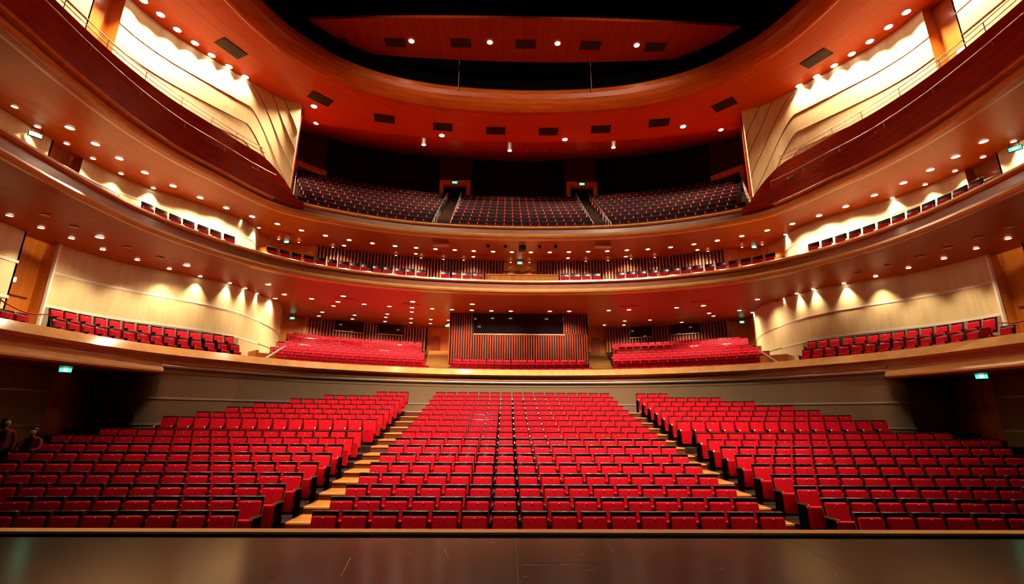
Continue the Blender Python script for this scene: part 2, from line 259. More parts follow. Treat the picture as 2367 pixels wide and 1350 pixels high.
# ------------------------------------------------------------------ camera
cam=bpy.data.cameras.new('camera'); co=bpy.data.objects.new('camera',cam); COL.objects.link(co); SC.camera=co
pit,yaw,roll=.256083,-.0142540,.0059325
f=Vector((0,math.cos(pit),math.sin(pit))); u=Vector((0,-math.sin(pit),math.cos(pit))); r=Vector((1,0,0))
Zr=Matrix.Rotation(yaw,3,'Z'); f,u,r=Zr@f,Zr@u,Zr@r
c_,s_=math.cos(roll),math.sin(roll); r,u=c_*r+s_*u,-s_*r+c_*u
mw=Matrix((( r.x,u.x,-f.x,-.813),(r.y,u.y,-f.y,0),(r.z,u.z,-f.z,H),(0,0,0,1)))
co.matrix_world=mw; cam.sensor_width=36; cam.sensor_fit='HORIZONTAL'; cam.lens=1070*36/2367; cam.shift_x=-4.4/2367; cam.clip_end=200
def project(x,y,z):
    d=Vector((x+.813,y,z-H)); k=1070/d.dot(f); return 1187.9+k*d.dot(r),675-k*d.dot(u)
# ------------------------------------------------------------------ plan helpers
def dense(pts,n=6):
    out=[]
    for i in range(len(pts)-1):
        p0=pts[max(i-1,0)];p3=pts[min(i+2,len(pts)-1)]
        for k in range(n): out.append(cr(p0,pts[i],pts[i+1],p3,k/n))
    return out+[pts[-1]]
def mirror(pts): return [(-p[0],)+tuple(p[1:]) for p in pts[::-1]]
def wall(name,pts,z0,z1,m,t=.2,parent=None):
    b=MB(); b.sweep(pts,[(0,z0),(0,z1),(-t,z1),(-t,z0)],[0]); return b.build(name,m,parent)
def strip(name,pts,z,m,hh=.05,d=.03,parent=None):
    b=MB(); b.sweep(pts,[(-.01,z-hh),(d,z-hh),(d,z+hh),(-.01,z+hh)],[0]); return b.build(name,m,parent)
def ribbed(b,pts,z0,z1,pitch=.24,w=.15,d=.09,m=0,mb=1):
    """vertical ribs standing off a dark backing, all one wall lining"""
    b.sweep(pts,[(0,z0),(0,z1),(-.15,z1),(-.15,z0)],[mb])
    acc=0;
    for p,q in zip(pts,pts[1:]):
        L=math.hypot(q[0]-p[0],q[1]-p[1]); tx,ty=(q[0]-p[0])/L,(q[1]-p[1])/L; nx,ny=ty,-tx
        s=pitch-acc if acc else 0
        while s<L-1e-6:
            cx,cy=p[0]+tx*s,p[1]+ty*s
            P=[]
            for z in (z0,z1):
                for o,a in ((0,-w/2),(d,-w/2*.7),(d,w/2*.7),(0,w/2)): P.append((cx+tx*a+nx*o,cy+ty*a+ny*o,z+H))
            i=len(b.v); b.v+=P
            for k in range(3): b.f.append((i+k,i+k+1,i+5+k,i+4+k)); b.m.append(m); b.s.append(False)
            s+=pitch
        acc=L-(s-pitch)
SIDE=('left','right')
# ------------------------------------------------------------------ stage and pit rail
b=MB(); b.box(-15,15,-7,6.83,-.1,1.10)
st=structure(b.build('stage_floor',M['stage']),'dark semi-gloss stage boards with long seams and pale scuffs','stage')
b=MB()
for x,y0,y1 in ((-3.1,5,6.83),(-3.1,-2,5),(-.68,-2,6.83),(.5,-2,6.8),(2.95,-2,6.83)): b.box(x-.006,x+.006,y0,y1,1.1,1.1015)
b.box(-.66,.4,5.775,5.787,1.1,1.1015)
b.build('board_seam',M['seam'],st)
for a,c in (((-2.59,5.95),(-2.48,5.31)),((-1.56,6.32),(-1.46,5.92)),((.11,6.06),(.08,6.15)),((2.66,5.38),(2.67,5.43)),((-.62,5.71),(-.3,5.70)),((-.2,5.73),(.12,5.72)),((.34,6.45),(.38,6.45)),((-.63,5.3),(-.57,5.34)),((.06,5.52),(.14,5.55)),((-1.02,6.6),(-.95,6.6)),((-2.0,6.1),(-1.93,6.13)),((1.5,5.6),(1.56,5.57))):
    b=MB(); dx,dy=c[0]-a[0],c[1]-a[1]; L=math.hypot(dx,dy); nx,ny=-dy/L*.006,dx/L*.006
    b.face([(a[0]-nx,a[1]-ny,1.1016),(c[0]-nx*.5,c[1]-ny*.5,1.1016),(c[0]+nx*.5,c[1]+ny*.5,1.1016),(a[0]+nx,a[1]+ny,1.1016)]); b.build('scuff',M['scuff'],st)
rail=thing('pit_rail','low pit rail with varnished wood cap running along the stage edge','rail',(0,7.45,0),0,None,'structure')
b=MB(); b.box(-15,15,-.06,.06,0,1.02); b.build('rail_panel',M['black'],rail)
b=MB(); b.box(-15,15,-.10,.11,1.02,1.052); b.build('rail_cap',M['cap'],rail)
b=MB()
for i in range(9): b.box(-2.75+.612*i,-2.75+.612*i+.605,-.085,-.06,.82,1.018)
b.build('blue_panel',M['bluestrip'],rail)
# ------------------------------------------------------------------ stalls floor
xs=[-17.4+.6*i for i in range(19)]+[-5.68,-5.68,-4.4,-4.4]; xs=[x for x in xs if x<=-5.68 or x in(-4.4,)]
xs=sorted(set([-17.4,-16.4,-15.4,-14.4,-13.4,-12.4,-11.4,-10.4,-9.4,-8.4,-7.4,-6.5,-5.68,-4.4,-1.5])); xs=xs+[-x for x in xs[::-1]]
b=MB()
def prof(x):
    out=[(7.2,0.0)]
    for k in range(17):
        y=row_y(k)+side_dy(x)-.66; z=ZT[k]+H-.95+side_dz(x)*(1 if k>1 else .4)
        out+=[(y,out[-1][1]),(y,z)]
    return out+[(28.5,out[-1][1])]
for xa,xb in zip(xs,xs[1:]):
    A,B=prof(xa),prof(xb); ais=4.3<abs((xa+xb)/2)<5.7
    for i in range(len(A)-1):
        mt=(2 if i%2 else 1) if ais else 0
        b.face([(xa,*A[i]),(xb,*B[i]),(xb,*B[i+1]),(xa,*A[i+1])],(1 if i%2==0 and i>0 else 2) if ais else 0)
fl=structure(b.build('floor',[M['carpet'],M['step'],M['riser']]),'stepped stalls floor in dark carpet with two oak stepped aisles','floor')
b=MB()
for s in (-1,1):
    for k in range(17):
        y=row_y(k)-.66; z=ZT[k]+H-.95
        x0,x1=sorted((s*4.42,s*5.66)); b.box(x0,x1,y-.02,y+.05,z-.03,z+.006)
b.build('step_nosing_trim',M['facewood'],fl)  # nosing strips in paler wood: the tread edge highlight is put into their colour
# ------------------------------------------------------------------ ground level walls
base=[(-17.0,18.7),(-16.2,18.55),(-15.2,18.2),(-14.4,17.75)]+[(p[0],p[1]) for p in offset(C1,-.02) if p[1]>17.9 and p[0]<0]
rear=base+mirror([p for p in base if p[0]<0])
w=structure(wall('wall_rear',rear,-3.0,1.78,M['brown']),'taupe fabric curved wall behind the stalls seats','wall')
strip('wall_trim',rear,.48,M['greytrim'],.035,.03,w); strip('wall_trim',rear,-.47,M['greytrim'],.03,.03,w)
for s,nm in zip((-1,1),SIDE):
    p=[(s*17.0,3),(s*17.0,10),(s*17.0,17.0)]; p=p if s<0 else p[::-1]
    w=structure(wall('wall_'+nm,p,-3.0,1.6,M['brown']),'dark taupe fabric side wall at stalls level, %s of the stage view'%nm,'wall')
    strip('wall_trim',p,.66,M['greytrim'],.035,.03,w); strip('wall_trim',p,-.5,M['greytrim'],.03,.03,w)
    d=thing('door_%d'%(1 if s<0 else 2),'tall dark red double door under the %s exit sign at stalls level'%nm,'door',(s*17.05,17.85,H-2.4),0,None,'structure')
    for k in (0,1):
        y0=-.84+.84*k
        b=MB(); b.box(-.05,.05,y0+.01,y0+.83,0,3.75); lf=b.build('door_leaf',M['doorwood'],d)
        b=MB(); b.box(-s*.05-.012,-s*.05+.012,(-.2,.1)[k],(-.1,.2)[k],1.0,1.35); b.build('push_plate',M['black'],lf)
        b=MB(); b.lathe([(0,-.03),(.05,-.03),(.05,.03),(0,.03)],(-s*.06,-.5+k,2.75),10); b.build('wall_stud',M['greytrim'],d)
# ------------------------------------------------------------------ balcony one
def balcony(name,label): return thing(name,label,'balcony',(0,0,0),0,None,'structure')
def zmap(rows): return [[(p[0],p[1],p[2]+H) for p in r] for r in rows]
b1=balcony('balcony','lowest balcony with bright pale wooden front above the stalls wall')
b=MB(); b.sweep(C1,[(-.3,2.36),(-.3,2.42),(0,2.42),(.37,2.08),(.1,2.0),(-.3,2.0)],[0]); b.build('front_panel',M['facewood'],b1)
b=MB(); b.sweep(C1,[(-.2,2.0),(.06,2.0),(.06,1.86),(-.2,1.86)],[0]); b.build('front_groove',M['darkband'],b1)
nC=len(C1); ia=min(i for i in range(nC) if C1[i][1]>17.75); ib=nC-ia
b=MB(); b.sweep(C1,[(-.2,1.86),(.1,1.86),(.13,1.80),(.1,1.74),(-.2,1.74)],[0],i0=ia,i1=ib); b.build('front_moulding',M['gold'],b1)
b=MB(); b.sweep(C1,[(-.2,1.74),(.07,1.74),(.09,1.69),(.07,1.63),(-.2,1.63)],[0],i0=ia,i1=ib); b.build('front_trim',M['greytrim'],b1)
for a,c in ((0,ia+1),(ib-1,nC)):
    b=MB(); b.sweep(C1,[(-.25,1.98),(.02,1.98),(.06,1.82),(.20,1.62),(.30,1.5),(.30,1.44),(.2,1.38),(-.1,1.36),(-.25,1.4)],[0,0,1,1,1,1,0,0,0],i0=a,i1=c); b.build('front_lip',[M['darkband'],M['gold']],b1)
W1z=[(p[0],p[1],1.42) for p in lin(W1)]
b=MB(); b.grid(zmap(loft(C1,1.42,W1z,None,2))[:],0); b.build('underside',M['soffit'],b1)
W1l=lin(W1)
def rake(C,z0,rows,first,rise,sl=None):
    """stepped seating floor: offset curves, flat treads"""
    out=[]; z=z0
    for k in range(rows):
        o=-(first+.9*k)
        for q in ((o+.75 if k else -.2,z0+rise*k),(o-.15,z0+rise*k)):
            out.append([(p[0],p[1],q[1]) for p in offset(C,q[0])])
    return out
i0=min(i for i in range(nC) if C1[i][1]>21.3); i1=nC-i0
# side floors then the rear rake
for a,c in ((0,i0+3),(i1-3,nC)):
    b=MB(); b.sweep(C1,[(-.15,1.9),(-1.3,1.9),(-1.3,2.45),(-4.5,2.45),(-4.5,1.5),(-.15,1.5)],[0],i0=a,i1=c); b.build('side_step',M['carpet'],b1)
b=MB(); b.grid([[(p[0],p[1],p[2]+H) for p in r_[i0:i1]] for r_ in rake(C1,1.70,12,1.2,.27)],0,False); b.build('seating_rake',M['carpet'],b1)
# ------------------------------------------------------------------ balcony two
def band(C,zt,zb,parent,capm='facewood'):
    b=MB(); b.sweep(C,[(-.28,zt-.04),(-.28,zt),(.02,zt),(.12,zt-.05),(.14,zt-.13),(.04,zt-.17),(-.28,zt-.17)],[0]); b.build('front_cap',M[capm],parent)
    b=MB(); b.sweep(C,[(-.2,zt-.17),(.0,zt-.17),(.03,zb+.27),(-.2,zb+.27)],[0]); b.build('front_panel',M['darkband'],parent)
    b=MB(); b.sweep(C,[(-.2,zb+.27),(.03,zb+.27),(.10,zb+.22),(.14,zb+.13),(.12,zb+.05),(.04,zb),(-.3,zb-.02),(-.3,zb+.27)],[0]); o=b.build('gold_band',M['gold'],parent)
b2=balcony('balcony','middle balcony with honey banded front and a single row of chairs')
band(C2,7.02,6.27,b2)
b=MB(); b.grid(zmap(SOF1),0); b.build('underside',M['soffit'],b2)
b=MB(); b.grid(zmap([[(p[0],p[1],6.42) for p in C2],[(p[0]*1.0,p[1],max(6.42,p[2]+.5)) for p in lin(W1)]]),0); b.build('gallery_floor',M['carpet'],b2)
# ------------------------------------------------------------------ balcony three
b3=balcony('balcony','top balcony with stepped dark red side panels and a steep bank of seats')
band(C3,10.2,9.48,b3)
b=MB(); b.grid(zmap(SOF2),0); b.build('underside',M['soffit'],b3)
n3=len(C3); j0=min(i for i in range(n3) if C3[i][1]>20.5); j1=n3-j0
for s,(a,c) in zip((-1,1),((0,j0+1),(j1-1,n3))):
    def tapered(d0,d1,zb,zt,ze,end,ln,name):
        """panel on the plan curve whose top edge comes down over its last stations"""
        idx=list(range(a,end)) if s<0 else list(range(n3-end,n3)); nr=normals(C3); b=MB(); rows=[[],[],[],[]]
        for i in idx:
            q=(i-(end-1)) if s<0 else ((n3-end)-i); t=max(0,min(1,(q+ln)/ln)); z=zt+(ze-zt)*t*t
            p,n_=C3[i],nr[i]
            for k,(d,zz) in enumerate(((d1,zb),(d1,z),(d0,z),(d0,zb))): rows[k].append((p[0]+n_[0]*d,p[1]+n_[1]*d,zz+H))
        for k in range(4): b.grid([rows[k],rows[(k+1)%4]])
        for e in (0,-1): b.face([rows[k][e] for k in range(4)])
        b.build(name,M['redwood'],b3)
    tapered(.03,.16,9.86,10.82,10.1,j0+8,12,'side_panel')
    b=MB(); b.sweep(C3,[(.03,9.80),(.2,9.80),(.22,9.86),(.2,9.92),(.03,9.92)],[0],i0=a,i1=c); b.build('side_lip',M['doorwood'],b3)
    tapered(-1.1,-1.0,9.9,12.42,10.4,j0+8,9,'inner_side_panel')
    b=MB(); b.sweep(C3,[(.0,10.0),(-1.0,10.0),(-1.0,9.8),(0,9.8)],[0],i0=a,i1=c); b.sweep(C3,[(-1.1,11.4),(-3.4,11.4),(-3.4,11.0),(-1.1,11.0)],[0],i0=a,i1=c); b.build('side_step',M['carpet'],b3)
    def railing(d,zs,posts,zb):
        b=MB(); cv=offset(C3,d)[a:c]
        for z in zs: b.tube([(p[0],p[1],z+H) for p in cv],.018,6)
        for p in cv[::posts]: b.tube([(p[0],p[1],zb+H),(p[0],p[1],zs[-1]+H)],.014,6)
        b.build('side_rail',M['rail'],b3)
    railing(.1,(11.1,),8,10.75); railing(-1.05,(12.62,12.82),6,12.4)
b=MB(); b.grid([[(p[0],p[1],p[2]+H) for p in r_[j0-4:j1+4]] for r_ in rake(C3,9.83,11,1.2,.647)],0,False); b.build('seating_rake',M['carpet'],b3)
# aisle flights through the top bank
for s,nm in zip((-1,1),SIDE):
    t=tag(empty('aisle_stair'),'flight of oak aisle steps climbing the top balcony %s of centre'%nm,'stair',None,'structure')
    b=MB()
    for k in range(11):
        for q in (0,1):
            y=25.0+.9*k+.45*q; x0,x1=sorted((s*(4.22+.04*k),s*(5.12+.055*k))); z=9.83+.647*(k+.5*q)+H
            b.box(x0,x1,y,y+.46,z-.5,z+.03)
    b.build('step',M['step'],t)
    for e in (4.16,5.22):
        b=MB(); pts=[(s*(e+.045*k),25.1+.9*k,9.83+.647*k+.95+H) for k in range(11)]
        b.tube(pts,.022,6)
        for p in pts: b.tube([(p[0],p[1],p[2]-.95),p],.02,6)
        b.build('handrail',M['chrome'],t)
for s,nm in zip((-1,1),SIDE):
    t=tag(empty('aisle_stair'),'wooden aisle steps beside the projection booth, %s of centre'%nm,'stair',None,'structure')
    b=MB()
    for k in range(12):
        y=26.55+.9*k; x0,x1=sorted((s*4.35,s*(5.55+.2*k))); z=1.74+.27*k+H; b.box(x0,x1,y,y+.9,z-.6,z)
    b.build('step',M['aislewood'],t)
# ------------------------------------------------------------------ side walls, tier by tier
BEND=[(-17.2,16.2),(-17.05,17.2),(-16.6,18.4),(-15.9,19.5),(-15.2,20.5),(-14.65,21.5),(-14.38,22.5)]
def niche(s,z0,z1,label,n,leafm,revm,notices=()):
    d=thing('door_%d'%n,label,'door',(s*17.2,15.6,z0+H),0,None,'structure'); hh=z1-z0
    b=MB(); x0,x1=sorted((s*.5,s*.6)); b.box(x0,x1,-.75,.75,0,hh); lf=b.build('door_leaf',M[leafm],d)
    for y in (-.66,.6): 
        b=MB(); x0,x1=sorted((s*0,s*.6)); b.box(x0,x1,y,y+.06,0,hh); b.build('door_reveal',M[revm],d)
    b=MB(); x0,x1=sorted((s*.46,s*.5)); b.box(x0,x1,-.5,.45,1.9,1.93); b.build('door_rail',M['doordark'],lf)
    for (y,z,wd,ht,mm,nm) in notices:
        b=MB(); x0,x1=sorted((s*.47,s*.5)); b.box(x0,x1,y-wd/2,y+wd/2,z,z+ht); b.build(nm,M[mm],lf)
    b=MB(); b.lathe([(0,-.06),(.05,-.05),(.06,0),(.05,.05),(0,.06)],(s*.45,-.1,1.15),10); b.build('door_knob',M['black'],lf)
    return d
nd=3
for s,nm in zip((-1,1),SIDE):
    S=lambda pts:(pts if s<0 else mirror(pts))
    # lowest balcony
    A=S([(-17.0,3),(-17.2,10),(-17.2,15.0)])
    w=structure(wall('wall_'+nm,A,1.5,6.2,M['beige']),'beige fabric side wall of the lowest balcony, stage end, %s'%nm,'wall')
    strip('wall_trim',A,4.8,M['trim'],.05,.012,w); strip('wall_trim',A,3.6,M['trim'],.05,.012,w)
    B=S(dense(BEND+[(-14.32,23.6),(-14.45,25.4)],5))
    w=structure(wall('wall_'+nm,B,1.5,6.2,M['beige']),'long scalloped-lit beige wall above the %s side seats of the lowest balcony'%nm,'wall')
    strip('wall_trim',B,4.82,M['trim'],.05,.012,w); strip('wall_trim',B,3.6,M['trim'],.05,.012,w)
    b=MB(); Bd=B[:-6] if s<0 else B[6:]; b.sweep(Bd,[(-.01,1.6),(.008,1.6),(.008,3.55),(-.01,3.55)],[0]); b.build('dado_panel',M['dado'],w)
    for e in (B[0],) if s<0 else (B[-1],):
        b=MB(); b.box(e[0]-.05,e[0]+.05,e[1]-.04,e[1]+.04,1.5+H,6.2+H); b.build('corner_trim',M['trim'],w)
    B2=S(dense([(-14.45,25.4),(-14.7,27.2),(-15.3,29.2),(-16.3,31.4)],5))
    w=structure(wall('wall_'+nm,B2,1.5,6.75,M['beige']),'beige wall end flaring to the %s rear exit of the lowest balcony'%nm,'wall')
    strip('wall_seam',B2,4.75,M['vent'],.012,.012,w); strip('wall_seam',B2,3.6,M['vent'],.012,.012,w)
    niche(s,1.9,6.1,'orange wood door recess between the beige panels of the lowest balcony, %s side'%nm,nd,'doorwood','doorwood',((-.25,2.35,.36,.16,'cyan','exit_notice'),(-.3,.75,.5,.36,'notice','paper_notice'))); nd+=1
    K=S(dense([(-16.3,31.4),(-16.75,32.6),(-16.6,33.6),(-15.9,34.2)],3))
    w=structure(wall('wall_'+nm,K,3.0,7.1,M['doorwood']),'orange wood exit corner at the rear of the lowest balcony, %s'%nm,'wall')
    b=MB(); e=K[-1] if s<0 else K[0]; b.box(e[0]-.14,e[0]+.14,e[1]-.12,e[1]+.12,3.0+H,7.2+H); b.build('corner_post',M['gold'],w)
    R=S(dense([(-15.9,34.2),(-14,35.9),(-12,37.3),(-9.9,38.5),(-7.75,39.3)],4))
    b=MB(); ribbed(b,R,3.0,7.5); w=structure(b.build('wall_rear',[M['rib'],M['ribgap']]),'red ribbed rear wall with black windows in the lowest balcony, %s half'%nm,'wall')
    b=MB(); b.sweep(R,[(.0,4.62),(.25,4.62),(.25,4.74),(.0,4.74)],[0]); b.build('ledge_trim',M['facewood'],w)
    for q,(xa,xb,za,zb) in enumerate(((-14.15,-12.35,6.15,7.3),(-11.3,-9.55,6.25,7.3)) if s<0 else ((9.55,11.1,6.2,7.3),(12.4,14.15,6.2,7.3))):
        def yat(x):
            for p,t in zip(R,R[1:]):
                if min(p[0],t[0])<=x<=max(p[0],t[0]): return p[1]+(t[1]-p[1])*(x-p[0])/(t[0]-p[0])
        ya,yb=yat(xa)-.2,yat(xb)-.2
        o=thing('window_%d'%(2*(s>0)+q+1),'small black projection window in the %s ribbed rear wall, %s the exit corner'%(nm,('nearer','farther from')[(q==1)^(s>0)]),'window',(0,0,0),0,None,'structure')
        b=MB(); b.sweep([(xa,ya),(xb,yb)],[(0,za),(0,zb),(-.12,zb),(-.12,za)],[0]); b.build('pane',M['glass'],o)
        b=MB(); b.sweep([(xa-.05,ya),(xb+.05,yb)],[(.03,za-.06),(.03,za),(-.12,za),(-.12,za-.06)],[0]); b.build('window_sill',M['greytrim'],o)
    # doorway beside the booth
    x0,x1=sorted((s*7.75,s*4.6))
    w=tag(empty('door_%d'%(nd+20)),'wood lined doorway %s of the projection booth'%nm,'door',None,'structure')
    b=MB(); b.box(x0,x1,39.9,40.0,3+H,7.4+H); b.build('door_leaf',M['doorwood'],w)
    b=MB(); xx=s*6.9; b.box(xx-.35,xx+.3,39.75,39.9,3.2+H,6.4+H); b.build('door_opening',M['doordark'],w)
    # middle balcony
    A=S([(-17.0,3),(-17.2,10),(-17.2,15.0)])
    w=structure(wall('wall_'+nm,A,6.3,9.75,M['beige']),'low beige wall strip of the middle balcony, stage end, %s'%nm,'wall')
    B=S(dense(BEND+[(-14.3,23.2),(-14.45,23.9)],5))
    w=structure(wall('wall_'+nm,B,6.3,9.75,M['beige']),'long bright beige wall strip behind the %s chairs of the middle balcony'%nm,'wall')
    strip('wall_trim',B,8.75,M['trim'],.035,.012,w)
    niche(s,6.4,9.7,'dark red door box breaking the beige strip of the middle balcony, %s side'%nm,nd,'doordark','doordark'); nd+=1
    K=S(dense([(-14.45,23.9),(-14.5,25.0),(-14.1,25.9),(-13.2,26.2),(-12.2,26.25)],3))
    w=structure(wall('wall_'+nm,K,6.75,9.85,M['doorwood']),'lit wooden exit corner of the middle balcony, %s'%nm,'wall')
    strip('door_head_trim',K,8.55,M['doordark'],.07,.08,w)
    R=S(dense([(-12.2,26.25),(-10.5,27.3),(-8.8,28.1),(-6.6,28.8),(-4.5,29.25),(-1.1,29.55)],4))
    b=MB(); ribbed(b,R,6.75,10.1,.2,.12,.08); w=structure(b.build('wall_rear',[M['rib'],M['ribgap']]),'red ribbed rear wall of the middle balcony, %s half'%nm,'wall')
    # top balcony
    A=S([(-17.0,3),(-17.2,10),(-17.2,15.0)])
    w=structure(wall('wall_'+nm,A,10.5,17.4,M['beige']),'beige side wall of the top balcony, stage end, %s'%nm,'wall')
    for z in (15.75,14.7,13.7): strip('wall_seam',A,z,M['seamline'],.02,.015,w)
    FIN=[(-17.2,16.2),(-17.05,17.2),(-16.6,18.4),(-15.9,19.6),(-15.2,20.7),(-14.65,21.6),(-14.15,22.4),(-13.55,22.95),(-12.8,23.3)]
    B=S(dense(FIN,6))
    w=structure(wall('wall_'+nm,B,10.3,17.6,M['beige'],.45),'glowing beige wall of the top balcony curling into a twisted fin, %s'%nm,'wall')
    Bl=dense(FIN,6); i9=30
    for z0 in (15.75,14.7,13.7,17.0,18.3,19.5):
        pts=[]
        for i,p in enumerate(Bl):
            t=max(0,(i-i9)/(len(Bl)-1-i9)); z=z0-4.2*t**1.3
            if z<17.35 and z>10.6 and (z0<16.5 or i>i9-2): pts.append((p[0],p[1],z))
        nr=normals(Bl); b=MB()
        q=[(s*-1*p[0],p[1],p[2]+H) for p in pts]
        b.tube(q,.02,6); b.build('wall_seam',M['seamline'],w)
    niche(s,10.8,17.3,'tall orange door recess lit from above in the top balcony, %s side'%nm,nd,'doorwood','doorwood',((-.1,3.6,.45,.2,'notice','exit_notice'),)); nd+=1
    # walls of the rear bank
    Q=S(dense([(-12.95,23.8),(-14.4,26.5),(-15.95,29.2)],3))
    structure(wall('wall_'+nm,Q,10.5,20.5,M['redwood']),'dark red wall hidden behind the %s fin, flanking the top bank'%nm,'wall')
    T=S([(-15.95,29.2),(-14.4,31.0)])
    b=MB(); ribbed(b,T,17.0,20.9,.17,.1,.06); w=structure(b.build('wall_rear',[M['tower'],M['ribgap']]),'dark ribbed tower over the outer %s doorway of the top bank'%nm,'wall')
    cx,cy=(T[0][0]+T[1][0])/2,(T[0][1]+T[1][1])/2
    ang=math.atan2(T[1][1]-T[0][1],T[1][0]-T[0][0])
    def portal(n,label,cx,cy,z0,z1,wd,rz,rt=.22):
        d=thing('door_%d'%n,label,'door',(cx,cy,z0+H),rz,None,'structure'); hh=z1-z0
        b=MB()
        for x0,x1,a,c in ((-wd/2,-wd/2+.3,0,hh),(wd/2-.3,wd/2,0,hh),(-wd/2+.3,wd/2-.3,hh-.45,hh)): b.box(x0,x1,-.35,.1,a,c)
        b.build('door_frame',M['doorwood'],d)
        b=MB(); b.box(-wd/2+.3,wd/2-.3,.12,.2,0,hh-.4); b.build('door_opening',M['void'],d)  # black slab: the dark of the doorway is put into its colour
    portal(nd,'wood framed doorway at the outer %s corner of the top bank'%nm,cx,cy,13.3,17.05,math.hypot(T[1][0]-T[0][0],T[1][1]-T[0][1]),ang); nd+=1
    Q=S(dense([(-14.4,31.0),(-13.2,33.2),(-10.2,35.2),(-6.45,36.0)],4))
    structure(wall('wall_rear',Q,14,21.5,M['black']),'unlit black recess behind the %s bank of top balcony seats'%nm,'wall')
    x0,x1=sorted((s*6.45,s*3.95)); T=[(x0,34.8),(x1,34.8)]
    b=MB(); ribbed(b,T,18.45,21.3,.17,.1,.06); w=structure(b.build('wall_rear',[M['tower'],M['ribgap']]),'dark ribbed tower over the inner %s doorway of the top bank'%nm,'wall')
    for xx in (x0,x1):
        b=MB(); b.box(xx-.05,xx+.05,34.8,36.5,15+H,21.3+H); b.build('tower_side',M['tower'],w)
    portal(nd,'wood framed doorway at the head of the %s aisle stair'%nm,s*5.2,34.8,15.4,18.45,2.5,0); nd+=1
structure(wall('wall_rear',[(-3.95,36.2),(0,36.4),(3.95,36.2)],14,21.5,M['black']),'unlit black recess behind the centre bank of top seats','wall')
# centre of the middle balcony: lit door recess
d=thing('door_%d'%nd,'lit wooden door recess at the centre of the middle balcony','door',(0,29.75,6.8+H),0,None,'structure'); nd+=1
b=MB(); b.box(-1.1,1.1,0,.1,0,3.1); b.build('door_leaf',M['facewood'],d)
b=MB(); b.box(-1.03,1.03,-.12,0,2.12,2.35); b.build('door_head',M['doordark'],d)
for x in (-1.1,1.02):
    b=MB(); b.box(x,x+.08,-.25,0,0,3.0); b.build('door_reveal',M['facewood'],d)
# projection booth in the lowest balcony
bo=thing('projection_booth','red ribbed projection booth with long black window behind the centre seats','booth',(0,31.5,0),0,None,'structure')
b=MB(); fr=[(-4.75,0),(4.75,0)]
ribbed(b,fr,2.6,5.27,.165,.085,.08)
for xa,xb in ((-4.75,-3.1),(3.1,4.75)): ribbed(b,[(xa,0),(xb,0)],5.27,6.8,.165,.085,.08)
b.build('ribbed_front',[M['boothrib'],M['ribgap']],bo)
for x in (-4.75,4.65):
    b=MB(); b.box(x,x+.1,0,8.3,2.6+H,7.1+H); b.build('booth_side',M['doorwood'],bo)
b=MB(); b.box(-3.1,3.1,.05,.15,5.27+H,6.9+H); b.build('window_pane',M['glass'],bo)
b=MB(); b.box(-3.15,3.15,-.06,.1,5.2+H,5.27+H); b.build('window_sill',M['greytrim'],bo)
# ------------------------------------------------------------------ ceiling, ring, void, reflector
b=MB(); b.grid(zmap(SOFC),0); ce=structure(b.build('ceiling',M['ceil']),'glossy mahogany ceiling sloping up behind the oval opening','ceiling')
b=MB(); b.sweep(CR,[(-.05,17.22),(.10,17.18),(.22,17.2),(.42,17.32),(.58,17.5),(.70,17.74),(.76,18.0),(.74,18.25),(.6,18.4),(-.05,18.5)],[0]); 
for i,sm in enumerate(b.s): b.s[i]=True
rg=structure(b.build('trim_1',M['rim']),'rounded mahogany rim round the oval ceiling opening','trim')
b=MB(); b.sweep(CR,[(.55,18.3),(.45,26),(.35,26),(.45,18.3)],[0]); structure(b.build('wall_rear',M['void']),'black wall of the lighting void above the ceiling rim','wall')
b=MB(); b.box(-22,22,-8,46,26+H,26.2+H); structure(b.build('ceiling',M['void']),'black roof of the lighting void','ceiling')
rf=thing('acoustic_reflector','curved mahogany reflector panel hanging in the black ceiling void','reflector',(0,20.9,19.5+H),0,None,'structure')
b=MB(); N=24
def refl(z): return [[(-12.6+25.2*i/N,-1.55+.9*(abs(-1+2*i/N))**2*.35,z) for i in range(N+1)],[(-12.6+25.2*i/N,1.45-.9*(abs(-1+2*i/N))**2,z) for i in range(N+1)]]
lo,hi=refl(0),refl(.18)
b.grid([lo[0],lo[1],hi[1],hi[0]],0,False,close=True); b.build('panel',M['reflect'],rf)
for i,(x,y) in enumerate([(-10.21,.21),(-7.05,.14),(-3.48,.11),(.06,.11),(3.6,.13),(7.16,.17),(10.68,.22)]):
    b=MB(); b.box(x-.55,x+.55,y-.3,y+.3,-.03,.02); b.build('vent_grille',M['vent'],rf)
for x,nm in ((-3.75,'left'),(3.92,'right')):
    b=MB(); b.tube([(0,0,0),(0,0,7.95)],.02,6); o=b.build('hanging_cable',M['lamp_ring']); o.location=(x,22.8,18.0+H); tag(o,'thin vertical cable hanging below the reflector, %s of centre'%nm,'cable')
